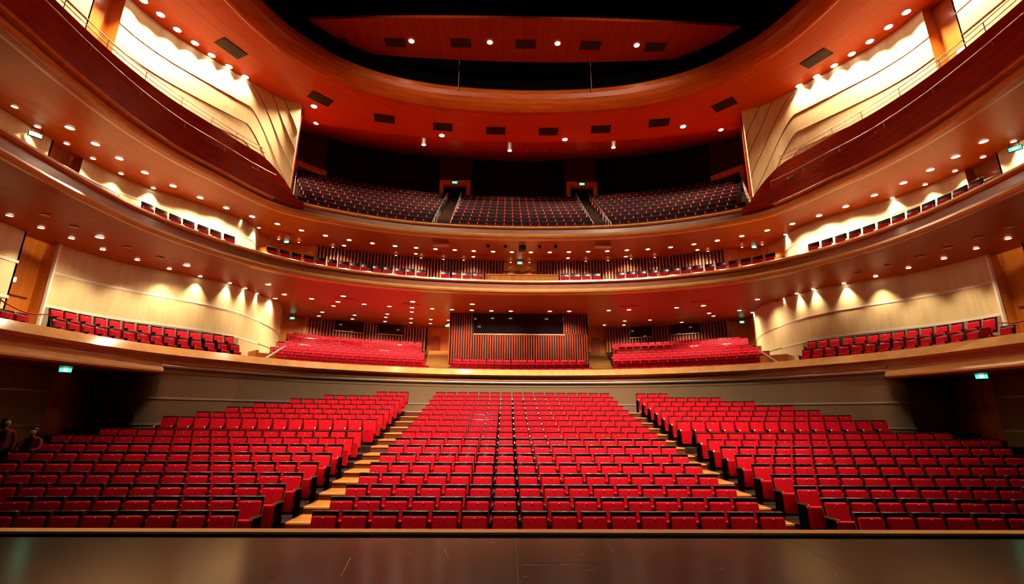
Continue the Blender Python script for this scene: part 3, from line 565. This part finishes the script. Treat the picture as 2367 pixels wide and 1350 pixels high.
# ------------------------------------------------------------------ stalls seat
def kids(root,parts):
    for o in parts: o.parent=root
def lean(x,y,z): return (x,y+max(0,z-.36)*.2,z)          # the back leans away from the stage
def taper(x,y,z):                                         # folded seat: narrower towards the floor
    t=(z-.12)/.45; return (x*(.76+.24*t),y-.05*t,z)
def seat_parts(bev=True,cush='velvet'):
    B=.022 if bev else 0
    sh=bevelled('back_shell',[(bx(-.24,.24,.0,.075,.36,.95,lean),0),(bx(-.243,.243,-.015,.08,.93,.955,lean),1)],[M['shell'],M['captop']],.012 if bev else 0)
    bc=bevelled('backrest',[(bx(-.225,.225,-.075,.01,.42,.905,lean),0)],[M[cush]],.035 if bev else 0,3)
    if bev:                                               # crown of the cushion rises to the middle
        for v in bc.data.vertices:
            if v.co.z>.8: v.co.z-=.035*(v.co.x/.215)**2
    pl=bevelled('number_plate',[(bx(-.008,.008,-.083,-.07,.842,.856,lean),0)],[M['trim']],0)
    se=bevelled('seat',[(bx(-.215,.215,-.18,-.075,.12,.575,taper),0)],[M[cush]],.035 if bev else 0,3)
    sd=bevelled('side_panel',[(bx(-.272,-.24,-.24,.06,.0,.60),0)],[M['panel']],.01 if bev else 0)
    ar=bevelled('armrest',[(bx(-.278,-.234,-.34,.04,.60,.635),0),(bx(-.276,-.236,-.36,-.335,.585,.638),1)],[M['shell'],M['trim']],.008 if bev else 0)
    return [sh,bc,pl,se,sd,ar]
M['captop']=mat('polished_black_edge',(.05,.035,.03),.12,.6,.8)
def mesh_of(objs,keep=False):
    """vertex, face, material lists of several part objects"""
    V,F,MI,mats=[],[],[],[]
    for o in objs:
        base=len(V); V+=[tuple(v.co) for v in o.data.vertices]
        idx=[]
        for m in o.data.materials:
            if m not in mats: mats.append(m)
            idx.append(mats.index(m))
        for p in o.data.polygons: F.append(tuple(base+i for i in p.vertices)); MI.append(idx[p.material_index])
        if not keep: bpy.data.objects.remove(o)
    return V,F,MI,mats
def stuff_mesh(name,src,places,label,cat,group=None):
    V,F,MI,mats=src; vv,ff,mm=[],[],[]
    for (x,y,z,rz,s) in places:
        base=len(vv); c,sn=math.cos(rz),math.sin(rz)
        vv+=[(x+s*(c*a-sn*b_),y+s*(sn*a+c*b_),z+s*d) for a,b_,d in V]
        ff+=[tuple(base+i for i in q) for q in F]; mm+=MI
    me=bpy.data.meshes.new(name); me.from_pydata(vv,[],ff)
    for m in mats: me.materials.append(m)
    me.polygons.foreach_set('material_index',mm); me.update()
    o=bpy.data.objects.new(name,me); COL.objects.link(o); tag(o,label,cat,group,'stuff'); return o
proto_parts=seat_parts()
far=mesh_of(seat_parts(False))
def end_panel(parent,sx):
    o=parts_end[0].copy(); o.parent=parent; COL.objects.link(o); o.location=(sx,0,0); a=parts_end[1].copy(); a.parent=parent; COL.objects.link(a); a.location=(sx,0,0)
parts_end=(proto_parts[4],proto_parts[5])
first=[True]
def place_seat(x,y,z,rz,label,group,name='theatre_seat',scale=1,end=False,parts=None):
    r=thing(name,label,'seat',(x,y,z),rz,group); r.scale=(scale,)*3 if not isinstance(scale,tuple) else scale
    src=parts or proto_parts
    made={}
    for o in src:
        c=o.copy(); COL.objects.link(c); c.parent=r; made[o.name.split('.')[0]]=c
    if 'number_plate' in made: made['number_plate'].parent=made['backrest']
    if end: end_panel(r,.512)
    return r
counts={1:10,2:11,3:12,4:13,5:14,6:15,7:15,8:16,9:15,11:14,12:13,13:12,14:11,15:9,16:7,17:3}
rest=[]; nrow=0
for k in range(17):
    z=ZT[k]+H-.95
    for j in range(16):
        x=(j-7.5)*.55; y=row_y(k)
        if k<7 or (k==7):
            a=ORD[min(j,15-j)]; lb='red tip-up seat, middle block, %s row from stage, %s from its %s end'%(ORD[k],a,'left' if j<8 else 'right')
            place_seat(x,y,z,0,lb,'stalls seats, %s row'%ORD[k],end=(j==15))
        else: rest.append((x,y,z,0,1))
    if k+1 in counts:
        for s in (-1,1):
            xx=5.68; 
            for j in range(counts[k+1]):
                sl=.023*max(0,xx+.275-5.68); dx=.55/math.sqrt(1+sl*sl); xc=xx+dx/2; xx+=dx
                x=s*xc; y=row_y(k)+side_dy(x); zz=z+side_dz(x)*(1 if k>1 else .4); rz=math.atan2(-s*sl,1)
                u_,v_=project(x,y,zz+.8)
                if not -45<u_<2412: continue
                if k<7:
                    lb='red tip-up seat, %s side block, %s row from stage, %s from the aisle'%('left' if s<0 else 'right',ORD[k],ORD[j])
                    place_seat(x,y,zz,rz,lb,'stalls seats, %s row'%ORD[k],end=(s<0 and j==0))
                else: rest.append((x,y,zz,rz,1))
stuff_mesh('theatre_seat_rows',far,rest,'farther rows of red tip-up seats filling the rear half of the stalls','seats')
# ------------------------------------------------------------------ lowest balcony seats
pk=[o for o in seat_parts(True,'pink')]
def face_in(i,C): n=normals(C)[i]; return math.atan2(n[0],-n[1])
def yaw_at(x,y,C):
    i=min(range(len(C)),key=lambda q:(C[q][0]-x)**2+(C[q][1]-y)**2); n=normals(C)[i]; return math.atan2(n[0],-n[1])
parts_end=(pk[4],pk[5])
for s,nm in zip((-1,1),SIDE):
    for row,key,zt,off in (('front','sf_',2.88,0),('back','sb_',3.38,0)):
        pts=LP[key+nm]; pts=sorted(pts,key=lambda p:p[1])
        for j,(x,y) in enumerate(pts):
            zz=zt+H-.95*.92+.1*j/len(pts)
            lb='crimson balcony seat, %s row by %s beige wall, %s from its stage end'%(row,nm,ORD[j])
            place_seat(x,y,zz,yaw_at(x,y,C1),lb,'lowest balcony side seats, %s %s row'%(nm,row),'theatre_seat',(.84,.92,.92),False,pk)
for j,(x,y) in enumerate(LP['sf_end']):
    place_seat(x,y,2.85+H-.95*.92,yaw_at(x,y,C1),'dark crimson balcony seat before the left orange door recess, %s from the stage'%ORD[j],'lowest balcony seats by the left door recess','theatre_seat',(.84,.92,.92),False,pk)
place_seat(15.35,14.6,2.85+H-.95*.92,yaw_at(15.35,14.6,C1),'single crimson balcony seat before the right orange door recess','lowest balcony seats by the right door recess','theatre_seat',(.84,.92,.92),False,pk)
farp=mesh_of(pk,True)
for o in pk: bpy.data.objects.remove(o)
farp=mesh_of(seat_parts(False,'pink'))
def arc_rows(C,rows,first,pred,z0,rise,pitch=.54):
    out=[]
    for k in range(rows):
        cv=offset(C,-(first+.9*k)); nr=normals(cv); acc=0.0; mid=len(cv)//2
        for sgn in (-1,1):
            d=pitch/2; run=0
            seq=list(range(mid,len(cv))) if sgn>0 else list(range(mid,-1,-1))
            for a,b_ in zip(seq,seq[1:]):
                L=math.hypot(cv[b_][0]-cv[a][0],cv[b_][1]-cv[a][1])
                while d<=run+L:
                    t=(d-run)/L; x=cv[a][0]+(cv[b_][0]-cv[a][0])*t; y=cv[a][1]+(cv[b_][1]-cv[a][1])*t
                    if pred(x,y,k): out.append((x,y,z0+rise*k+H,math.atan2(nr[a][0],-nr[a][1]),1))
                    d+=pitch
                run+=L
    return out
def p1(x,y,k):
    a=abs(x)
    if a<4.3: return k<4
    if a<5.75+(y-28)*.24: return False
    wx=14.35 if y<25.4 else 14.35+(y-25.4)*.19 if y<29.2 else 15.2+(y-29.2)*.43
    return y>22.9 and a<12.0+(y-22.5)*.5 and a<wx-.55
stuff_mesh('theatre_seat_bank',farp,arc_rows(C1,11,1.15,p1,1.70,.27),'curved banks of crimson seats in the rear of the lowest balcony','seats')
# ------------------------------------------------------------------ top balcony seats: black fronts, red glimpses
def top_seat():
    sh=bevelled('back_shell',[(bx(-.24,.24,.0,.07,.36,.95,lean),0)],[M['shellmatt']],0)
    bc=bevelled('backrest',[(bx(-.215,.215,-.06,.01,.6,.93,lean),0)],[M['pink']],0)
    se=bevelled('seat',[(bx(-.235,.235,-.19,-.08,.1,.82,taper),0),(bx(-.225,.225,-.17,-.09,.82,.84,taper),1)],[M['shellmatt'],M['pink']],0)
    sd=bevelled('side_panel',[(bx(-.275,-.24,-.26,.06,.0,.62),0),(bx(-.285,-.23,-.34,-.2,.47,.68),1)],[M['shellmatt'],M['padpink']],0)
    return [sh,bc,se,sd]
def p3(x,y,k):
    a=abs(x)
    if a<4.15: return True
    if a<5.25+(y-25)*.055: return False
    return y>22.4 and a<.505*y+.4
stuff_mesh('top_seat_bank',mesh_of(top_seat()),arc_rows(C3,10,1.2,p3,9.83,.647),'steep banks of black backed seats with red cushions in the top balcony','seats')
for s,nm in zip((-1,1),SIDE):
    t=tag(empty('outer_handrail'),'cluster of steel handrail posts at the outer %s edge of the top bank'%nm,'handrail')
    pts=[]
    for k in range(10):
        y=22.9+.7*k; x=s*(.505*y+.8); d=min(math.hypot(p[0]-x,p[1]-y) for p in C3); pts.append((x,y,9.83+.72*(d-1.2)+H))
    for p in pts:
        b=MB(); b.tube([(p[0],p[1],p[2]-.3),(p[0],p[1],p[2]+1.0)],.035,6); b.lathe([(0,1.03),(.045,1.0),(.035,.95)],p,6); b.build('post',M['chrome'],t)
    b=MB(); b.tube([(p[0],p[1],p[2]+.95) for p in pts],.025,6); b.build('rail',M['chrome'],t)
    # row of seats half hidden between the two side panels
    cv=offset(C3,-.62); nr=normals(cv); q=0; last=None
    for i in range(6,j0-2):
        ii=i if s<0 else n3-1-i
        x,y=cv[ii]; 
        if y<11.5 or (last and math.hypot(x-last[0],y-last[1])<.66): continue
        last=(x,y)
        o=bevelled('box_seat',[(bx(-.22,.22,-.03,.05,.45,1.0),0),(bx(-.2,.2,-.09,-.02,.5,.9),1),(bx(-.21,.21,-.45,-.02,.38,.48),1),(bx(-.2,-.16,-.4,0,0,.4),0),(bx(.16,.2,-.4,0,0,.4),0)],[M['shell'],M['pink']],.01)
        o.location=(x,y,10.3+H); o.rotation_euler=(0,0,math.atan2(nr[ii][0],-nr[ii][1]))
        tag(o,'dark box chair peeping over the %s red side panel, %s from the stage end'%(nm,ORD[q]),'chair','top balcony box chairs, %s'%nm); q+=1
# ------------------------------------------------------------------ middle balcony chairs
def chair_parts():
    return [bevelled('backrest',[(bx(-.24,.24,.0,.05,.72,1.0,lean),0)],[M['shell']],.015),
     bevelled('back_cushion',[(bx(-.21,.21,-.05,.0,.45,.80,lean),0)],[M['pink']],.02),
     bevelled('seat',[(bx(-.23,.23,-.46,.02,.40,.48),0)],[M['pink']],.02)]+[bevelled('leg',[(bx(x-.02,x+.02,y-.02,y+.02,0,.42),0)],[M['shell']],0) for x in (-.2,.2) for y in (-.42,0)]
cp=chair_parts(); ch=sorted(LP['chairs'],key=lambda p:p[0])
ys=lambda p:p[1]
for i,(x,y) in enumerate(ch):
    left=x<0
    n_=[c for c in ch if (c[0]<0)==left]; n_=sorted(n_,key=lambda c:abs(c[0])); q=n_.index([x,y])
    z=6.62+H
    lb='black and red chair behind the middle balcony front, %s %s of the centre desk'%(ORD[q],'left' if left else 'right')
    place_seat(x,y,z,yaw_at(x,y,C2),lb,'middle balcony chairs','balcony_chair',1,False,cp)
for o in cp+proto_parts: bpy.data.objects.remove(o)
dk=thing('control_desk','long wooden control desk at the centre of the middle balcony','desk',(0,25.05,6.42+H),0)
b=MB(); b.box(-1.95,1.95,-.3,-.22,0,1.03); b.build('front_panel',M['doorwood'],dk)
b=MB(); b.box(-1.98,1.98,-.34,.4,1.03,1.08); b.build('desk_top',M['facewood'],dk)
for x in (-1.95,1.87):
    b=MB(); b.box(x,x+.08,-.22,.36,0,1.03); b.build('side_panel',M['doorwood'],dk)
for i,x in enumerate((-.86,-.27,.32,.91)):
    l=thing('desk_lamp','small black reading lamp on the control desk, %s from the left'%ORD[i],'lamp',(x,25.1,6.42+1.08+H),0,'desk lamps on the control desk')
    b=MB(); b.lathe([(0,0),(.07,0),(.06,.02),(0,.03)],n=10); b.build('base',M['black'],l)
    b=MB(); b.tube([(0,0,.02),(0,.05,.15),(0,0,.24)],.012,6); b.build('stem',M['black'],l)
    o=bevelled('lamp_shade',[(bx(-.19,.19,-.06,.06,.22,.28),0)],[M['black']],.02,2,l)
# ------------------------------------------------------------------ downlights
def lamp_meshes(r,kind):
    b=MB(); b.lathe([(r*1.25,.004),(r*1.25,-.012),(r,-.018),(r*.95,-.004)],n=14); ring=b.build('trim_ring',M['lamp_ring'])
    b=MB(); b.lathe([(r*.97,-.008),(r*.7,-.014),(0,-.016)],n=14); lens=b.build('lens',M[kind])
    return ring,lens
LM={}
def downlight(p,r,energy,label,group,angle=140,blend=.9,col=(1,.74,.44),drop=.02,kind='lens',aim=None):
    key=(r,kind)
    t=thing('downlight',label,'light',(p[0],p[1],p[2]+H-.012),0,group)
    if key not in LM: 
        LM[key]=lamp_meshes(r,kind); src=LM[key]
    for o in LM[key]:
        c=o.copy(); COL.objects.link(c); c.parent=t
    if energy: spot(t,(0,0,-.05),energy,angle,blend,col,aim)
    return t
def row(key,r,e,where,grp,name,**kw):
    pts=sorted(LP[key],key=lambda p:(p[0],p[1]))
    for i,p in enumerate(pts): downlight(p,r,e,'round %s downlight %s, %s from the left'%(name,where,ORD[i]),grp,**kw)
E_=ENERGY
row('ceil_left',.16,E_['wash'],'along the left edge of the top ceiling','ceiling wall washers, left','bright',angle=95)
row('ceil_right',.16,E_['wash'],'along the right edge of the top ceiling','ceiling wall washers, right','bright',angle=95)
for nm in SIDE:
    p0=min(LP['ceil_'+nm],key=lambda p:p[1])
    for i in range(3): downlight((p0[0]+(.1 if nm=='left' else -.1)*0,p0[1]-1.35*(i+1),p0[2]),.16,E_['wash'],'bright ceiling downlight continuing the %s top edge row toward the stage, %s'%(nm,ORD[i]),'ceiling wall washers nearest the stage, '+nm,angle=95)
row('ceil_front',.17,E_['ceil'],'beside a vent in the top ceiling','ceiling lamps by the vents','large')
row('ceil_back',.15,E_['ceilb'],'in the rear strip of the sloping ceiling','rear ceiling lamps','small')
row('mid_main',.13,E_['mid'],'in the main arc under the top balcony','main arc of lamps under the top balcony','bright')
row('mid_wall_left',.085,E_['midw'],'close to the left wall under the top balcony','left wall lamps under the top balcony','small',angle=85,blend=1)
row('mid_wall_right',.085,E_['midw'],'close to the right wall under the top balcony','right wall lamps under the top balcony','small',angle=85,blend=1)
row('mid_back',.11,E_['midb'],'in the sparse rear arc under the top balcony','rear arc of lamps under the top balcony','medium')
LP['mid_rib']=[[x,y-.5,9.49+.045*(y-25)] for x,y in ((-11.3,26.8),(-7.9,28.4),(-6.4,28.9),(-5.0,29.15),(-3.7,29.3),(-.62,29.7),(.62,29.7),(4.3,29.25),(5.7,29.0),(7.1,28.6),(8.5,28.2),(11.3,26.8))]
LP['mid_corner']=[[s*x,y,9.5] for s in (-1,1) for x,y in ((13.85,24.9),(12.9,25.35))]
row('mid_corner',.06,E_['midr'],'over the wooden exit corners under the top balcony','corner lamps under the top balcony','tiny',angle=110,blend=1)
row('unlit_ceil',.08,0,'in the dotted line of the rear ceiling','unlit lamps of the rear ceiling','unlit',kind='unlit')
row('unlit_low_left',.11,0,'among the left lamps under the middle balcony','unlit left lamps under the middle balcony','unlit',kind='unlit')
row('unlit_low_right',.11,0,'among the right lamps under the middle balcony','unlit right lamps under the middle balcony','unlit',kind='unlit')
row('mid_rib',.06,E_['midr'],'tight against the rear wall under the top balcony','rear wall lamps under the top balcony','tiny',angle=80,blend=1)
row('low_wall_left',.09,E_['loww'],'in the left wall row under the middle balcony','left wall lamps under the middle balcony','small',angle=78,blend=1)
row('low_wall_right',.09,E_['loww'],'in the right wall row under the middle balcony','right wall lamps under the middle balcony','small',angle=78,blend=1)
row('low_spots_left',.13,E_['low'],'in the sparse left row under the middle balcony','left spots under the middle balcony','large')
row('low_spots_right',.13,E_['low'],'in the sparse right row under the middle balcony','right spots under the middle balcony','large')
row('low_row',.14,E_['lowr'],'in the long front arc over the rear seats','front arc of lamps over the lowest rear seats','bright')
row('low_front',.15,E_['low'],'ahead of the front arc over the rear seats','leading lamps over the lowest rear seats','big')
row('low_back',.13,E_['lowb'],'in the spokes near the ribbed wall','spoke lamps over the lowest rear seats','bright')
for i,(x,y) in enumerate([(-6.15,20.91),(-1.9,20.9),(1.78,20.9),(6.11,20.93)]):
    downlight((x,y,19.49),.15,E_['refl'],'round lamp in the hanging reflector panel, %s from the left'%ORD[i],'reflector lamps')
for k in LM:
    for o in LM[k]: bpy.data.objects.remove(o)
# ------------------------------------------------------------------ vents, small projectors
for i,p in enumerate(sorted(LP['vents'])):
    dp=.38
    o=MB(); o.box(-.6,.6,-dp,dp,-.03,.015)
    for q in range(5): o.box(-.58,.58,-dp*.9+dp*.4*q,-dp*.9+dp*.4*q+.05,-.045,-.03)
    o=o.build('vent_grille',M['vent']); o.location=(p[0],p[1],p[2]+H-.005); ye=p[1]+.0106*p[0]**2
    o.rotation_euler=(math.atan(.443) if ye>26.9 else 0,0,-math.atan2(p[0],max(.1,p[1]-12)) if abs(p[0])>11 else -.0212*p[0])
    tag(o,'dark rectangular vent in the top ceiling, %s from the left'%ORD[i],'vent','ceiling vents')
for key,nm in (('vents2','top'),('vents1','middle')):
    for i,p in enumerate(sorted(LP[key])):
        o=MB(); o.box(-.55,.55,-.16,.16,-.02,.015); o=o.build('vent_grille',M['redwood']); o.location=(p[0],p[1],p[2]+H-.004); o.rotation_euler=(0,0,-math.atan2(p[0],max(.1,p[1]-8)))
        tag(o,'faint slot vent under the %s balcony, %s from the left'%(nm,ORD[i]),'vent','slot vents under the %s balcony'%nm)
for i,p in enumerate(LP['cams']):
    t=thing('ceiling_projector' if i==2 else 'ceiling_spotlight','black projector hanging under the top balcony at the centre' if i==2 else 'tiny black spotlight under the top balcony, %s from the left'%ORD[i],'projector' if i==2 else 'spotlight',(p[0],p[1],p[2]+H),0,None if i==2 else 'tiny spotlights round the projector')
    k=1 if i==2 else .45
    b=MB(); b.box(-.02,.02,-.02,.02,-.1*k,.02); b.build('bracket',M['black'],t)
    bevelled('body',[(bx(-.2*k,.2*k,-.22*k,.22*k,-.34*k,-.1*k),0)],[M['black']],.02,2,t)
    b=MB(); b.lathe([(0,.08*k),(.08*k,.08*k),(.08*k,-.02*k),(0,-.02*k)],n=12); o=b.build('lens',M['shell'],t); o.location=(0,-.22*k,-.22*k); o.rotation_euler=(math.pi/2,0,0)
# ------------------------------------------------------------------ exit signs
def sign(x,y,z,rz,label,w=.5,h=.24,hang=True):
    t=thing('exit_sign',label,'sign',(x,y,z+H),rz,'green exit signs')
    b=MB(); b.box(-w/2,w/2,-.03,.03,-h/2,h/2); b.build('housing',M['black'],t)
    b=MB(); b.box(-w/2+.02,w/2-.02,-.04,-.03,-h/2+.02,h/2-.02); fc=b.build('lit_face',M['exit'],t)
    b=MB(); b.box(-.06,.06,-.046,-.04,-.04,.04); b.build('pictogram',M['exitmark'],fc)
    if hang:
        for xx in (-w/3,w/3):
            b=MB(); b.box(xx-.01,xx+.01,-.01,.01,h/2,h/2+.16); b.build('hanger',M['black'],t)
for s,nm in zip((-1,1),SIDE):
    sign(s*16.2,16.55,1.36,-s*.75 if s<0 else -.75,'green exit sign over the dark %s door of the stalls'%nm,.36,.17,False)
    sign(s*16.1,32.6,6.45,0,'green exit sign over the %s rear corner of the lowest balcony'%nm,.36,.18)
    sign(s*17.0,14.2,9.1,-s*1.0,'green exit sign beside the %s door box of the middle balcony'%nm,.36,.17)
    sign(s*13.67,25.5,9.55,0,'green exit sign at the %s rear corner of the middle balcony'%nm,.32,.17)
    sign(s*15.1,30.0,17.15-.18,-s*-.86,'green exit sign on the outer %s doorway of the top bank'%nm,.4,.2,False)
    sign(s*5.2,34.4,18.2,0,'green exit sign on the inner %s doorway of the top bank'%nm,.45,.22,False)
sign(-.02,29.2,9.63,0,'green exit sign at the centre of the middle balcony',.36,.2)
sign(-5.2,33.6,6.18,0,'green exit sign left of the projection booth',.34,.18)
# ------------------------------------------------------------------ ropes, cabinets, handrails
for s,nm in zip((-1,1),SIDE):
    t=thing('rope_barrier','red rope on two steel posts across the %s orange door recess'%nm,'barrier',(0,0,0))
    A=(s*16.75,14.4,2.45+H); B_=(s*16.75,16.35,2.45+H)
    for p in (A,B_):
        b=MB(); b.lathe([(0,0),(.15,0),(.15,.02),(.02,.04),(.02,.93),(.035,.95),(0,.99)],p,12); b.build('post',M['chrome'],t)
    b=MB(); b.tube([(A[0],A[1]+(B_[1]-A[1])*q/10,A[2]+.9-.22*math.sin(math.pi*q/10)) for q in range(11)],.022,8); b.build('rope',M['rope'],t)
    # stair head box beside the rear bank
    t=thing('stair_enclosure','low wooden stair enclosure with white handrails at the %s end of the rear bank'%nm,'enclosure',(s*12.95,22.35,1.7+H),-s*-.75)
    bevelled('box_panel',[(bx(-.55,.55,-.06,.06,0,1.12),0)],[M['doorwood']],.02,2,t)
    bevelled('box_side',[(bx(-.55,-.47,.06,1.2,0,1.12),0)],[M['doorwood']],.01,2,t)
    for q in (0,.2):
        xx=-s*(.62+q); b=MB(); b.tube([(xx,-.2,.1),(xx,-.15,.35),(xx-s*0+s*.35,1.3,1.45)],.035,8); b.build('handrail',M['trim'],t)
    t=thing('stair_handrail','thin looped handrail before the %s beige strip of the middle balcony'%nm,'handrail',(0,0,0))
    cv=offset(C2,-1.1); pts=[p for p in cv if (p[0]<0)==(s<0) and 13.3<p[1]<15.8]; pts=sorted(pts,key=lambda p:p[1])
    b=MB(); b.tube([(pts[0][0],pts[0][1],6.42+H)]+[(p[0],p[1],7.62+H) for p in pts]+[(pts[-1][0],pts[-1][1],6.42+H)],.022,8); b.build('rail',M['lamp_ring'],t)
# ------------------------------------------------------------------ people
def body(name,joints,edges,radii,m,parent=None,root=0):
    me=bpy.data.meshes.new(name); me.from_pydata(joints,edges,[]); o=bpy.data.objects.new(name,me); COL.objects.link(o)
    k=o.modifiers.new('skin','SKIN')
    for i,rr in enumerate(radii): me.skin_vertices[0].data[i].radius=rr if isinstance(rr,tuple) else (rr,rr)
    me.skin_vertices[0].data[root].use_root=True
    k.use_smooth_shade=True
    su=o.modifiers.new('sub','SUBSURF'); su.levels=2; su.render_levels=2
    me.materials.append(m)
    if parent: o.parent=parent
    return o
def head(parent,c,face):
    """head, face and hair as children; face = yaw of the look"""
    o=thing_part=empty('head',c,face); o.parent=parent
    bm=bmesh.new(); bmesh.ops.create_uvsphere(bm,u_segments=20,v_segments=14,radius=1)
    for v in bm.verts:
        x,y,z=v.co; jaw=max(0,-z); v.co=(x*.077*(1-.3*jaw),y*.097*(1-.12*jaw)-.012*jaw,z*.118)
    me=bpy.data.meshes.new('face'); bm.to_mesh(me); bm.free(); me.materials.append(M['skin'])
    for p in me.polygons: p.use_smooth=True
    h=bpy.data.objects.new('face',me); COL.objects.link(h); h.parent=o
    bevelled('nose',[(bx(-.014,.014,-.118,-.085,-.035,.012),0)],[M['skin']],.008,2,h)
    bevelled('mouth',[(bx(-.024,.024,-.099,-.085,-.062,-.052),0)],[M['jacket']],.003,2,h)
    for x in (-.03,.03):
        bevelled('eye',[(bx(x-.011,x+.011,-.094,-.082,.008,.02),0)],[M['hair']],.004,2,h)
        bevelled('ear',[(bx(x*2.6-.008,x*2.6+.008,-.01,.03,-.03,.03),0)],[M['skin']],.006,2,h)
    bm=bmesh.new(); bmesh.ops.create_uvsphere(bm,u_segments=20,v_segments=14,radius=1)
    for v in bm.verts:
        x,y,z=v.co; y2=y*.115+.022
        if y<-.1 and z<.42: y2=max(y2,-.03)
        v.co=(x*.092,y2,z*.125+.02-(.07 if z<-.2 and y>0 else 0))
    me=bpy.data.meshes.new('hair'); bm.to_mesh(me); bm.free(); me.materials.append(M['hair'])
    for p in me.polygons: p.use_smooth=True
    r=bpy.data.objects.new('hair',me); COL.objects.link(r); r.parent=o
    return o
def hand(parent,c,rz,sgn):
    o=empty('hand',c,rz); o.parent=parent
    J=[(0,0,0),(0,-.05,-.005),(0,-.085,-.01)]; E=[(0,1),(1,2)]; R=[(.03,.02),(.042,.017),(.04,.014)]
    for i,(x,l) in enumerate(((-.033,.06),(-.011,.072),(.011,.068),(.033,.052))):
        n=len(J); J+=[(x,-.09,-.01),(x*1.1,-.09-l*.55,-.02),(x*1.1,-.09-l,-.045)]; E+=[(2,n),(n,n+1),(n+1,n+2)]; R+=[.0095,.0085,.007]
    n=len(J); J+=[(sgn*.05,-.04,-.012),(sgn*.075,-.075,-.02)]; E+=[(1,n),(n,n+1)]; R+=[.011,.009]
    h=body('palm_and_fingers',J,E,R,M['skin'],o); return o
def person(label,loc,rz,seated,face):
    t=thing('person',label,'person',loc,rz)
    if seated:
        J=[(0,.02,.50),(0,.06,.66),(0,.09,.86),(0,.09,1.02),(0,.07,1.10)]
        hz=1.2; E=[(0,1),(1,2),(2,3),(3,4)]; R=[(.15,.12),(.14,.11),(.17,.115),(.10,.08),(.05,.05)]
        arms=[((s*.19,.09,.99),(s*.25,-.02,.76),(s*.12,-.24,.70)) for s in (-1,1)]
        legs=[((s*.09,-.02,.5),(s*.11,-.44,.52),(s*.11,-.46,.1),(s*.11,-.6,.05)) for s in (-1,1)]
    else:
        J=[(0,0,.92),(0,.01,1.08),(0,.0,1.28),(0,-.01,1.44),(0,-.02,1.52)]
        hz=1.64; E=[(0,1),(1,2),(2,3),(3,4)]; R=[(.15,.11),(.135,.10),(.17,.11),(.10,.08),(.05,.05)]
        arms=[((s*.19,0,1.41),(s*.25,.03,1.12),(s*.24,-.1,.88)) for s in (-1,1)]
        legs=[((s*.09,0,.9),(s*.1,-.03*s,.5),(s*.1,.05*s,.09),(s*.1,.05*s-.15,.04)) for s in (-1,1)]
    for a in arms:
        n=len(J); J+=list(a); E+=[(3,n),(n,n+1),(n+1,n+2)]; R+=[.062,.047,.034]
    top=body('jacket',J,E,R,M['jacket'],t)
    LJ=[J[0]]; LE=[]; LR=[(.145,.11)]
    for a in legs:
        n=len(LJ); LJ+=list(a); LE+=[(0,n),(n,n+1),(n+1,n+2),(n+2,n+3)]; LR+=[.085,.062,.042,.04]
    body('trousers',LJ,LE,LR,M['shirt'],t)
    y=J[4][1]
    body('neck',[(0,y,hz-.18),(0,y-.01,hz-.06)],[(0,1)],[.052,.048],M['skin'],t)
    head(t,(0,y-.02,hz),face)
    bevelled('shirt_front',[(bx(-.06,.06,J[2][1]-.135,J[2][1]-.09,J[2][2]-.12,J[3][2]+.03),0)],[M['shirt']],.03,3,t)
    for s,a in zip((-1,1),arms): hand(t,(a[2][0],a[2][1]-.02,a[2][2]-.01),0,-s)
    return t
person('person standing in the left side aisle in a dark red jacket, looking right',(-14.66,13.55,ZT[5]+H-.89),.9,False,.5)
xs_=-14.12; ys_=row_y(6)+side_dy(xs_); zs_=ZT[6]+H-.95+side_dz(xs_)
person('person sitting at the far left row end in a dark red jacket over black',(xs_,ys_-.02,zs_),.2,True,.1)
t=thing('theatre_seat','red theatre seat under the person at the far left row end','seat',(xs_,ys_+.1,zs_),.2)
bevelled('back_shell',[(bx(-.2,.2,.17,.24,.36,.93,lean),0)],[M['shell']],.012,2,t)
bevelled('backrest',[(bx(-.19,.19,.11,.18,.42,.88,lean),0)],[M['velvet']],.03,3,t)
bevelled('seat',[(bx(-.2,.2,-.42,.1,.24,.34),0)],[M['velvet']],.03,3,t)
for x in (-.15,.15): bevelled('leg',[(bx(x-.03,x+.03,-.1,.05,0,.25),0)],[M['panel']],.005,2,t)
# ------------------------------------------------------------------ house lights in the dark void and one work lamp, assumed and added unseen for brightness
def house(x,y,z,aim,e,ang,col=(1,.80,.58),rad=.25):
    d=bpy.data.lights.new('house_lamp','SPOT'); d.energy=e; d.spot_size=math.radians(ang); d.spot_blend=.9; d.color=col; d.shadow_soft_size=rad
    o=bpy.data.objects.new('house_lamp',d); COL.objects.link(o); o.location=(x,y,z+H); o.rotation_euler=Vector((aim[0]-x,aim[1]-y,aim[2]-z)).to_track_quat('-Z','Y').to_euler()
for x in (-7,-2.4,2.4,7):
    house(x,9.0,20.5,(x*.5,18.3,.0),E_['house'],58)
house(-8,12,20,(-9,15,-1),E_['houses'],50); house(8,12,20,(9,15,-1),E_['houses'],50)
for x in (-5,5): house(x,8.5,20.6,(x*.7,27,11.5),E_['front'],62)  # unseen pair added to brighten the balcony fronts and top seats
house(-3,-4,9,(0,9,-1.5),E_['work'],85,(.85,.92,1.0),.4)  # unseen cool work lamp added behind the camera, over the stage
wd=bpy.data.worlds.new('dark_hall'); SC.world=wd; wd.use_nodes=True; wd.node_tree.nodes['Background'].inputs[0].default_value=(0,0,0,1)
SC.view_settings.view_transform='Standard'; SC.view_settings.look='None'; SC.view_settings.gamma=1; SC.view_settings.exposure=EXPOSURE
SC.cycles.max_bounces=6; SC.cycles.diffuse_bounces=4; SC.cycles.glossy_bounces=3; SC.cycles.sample_clamp_indirect=6
SC.cycles.caustics_reflective=False; SC.cycles.caustics_refractive=False
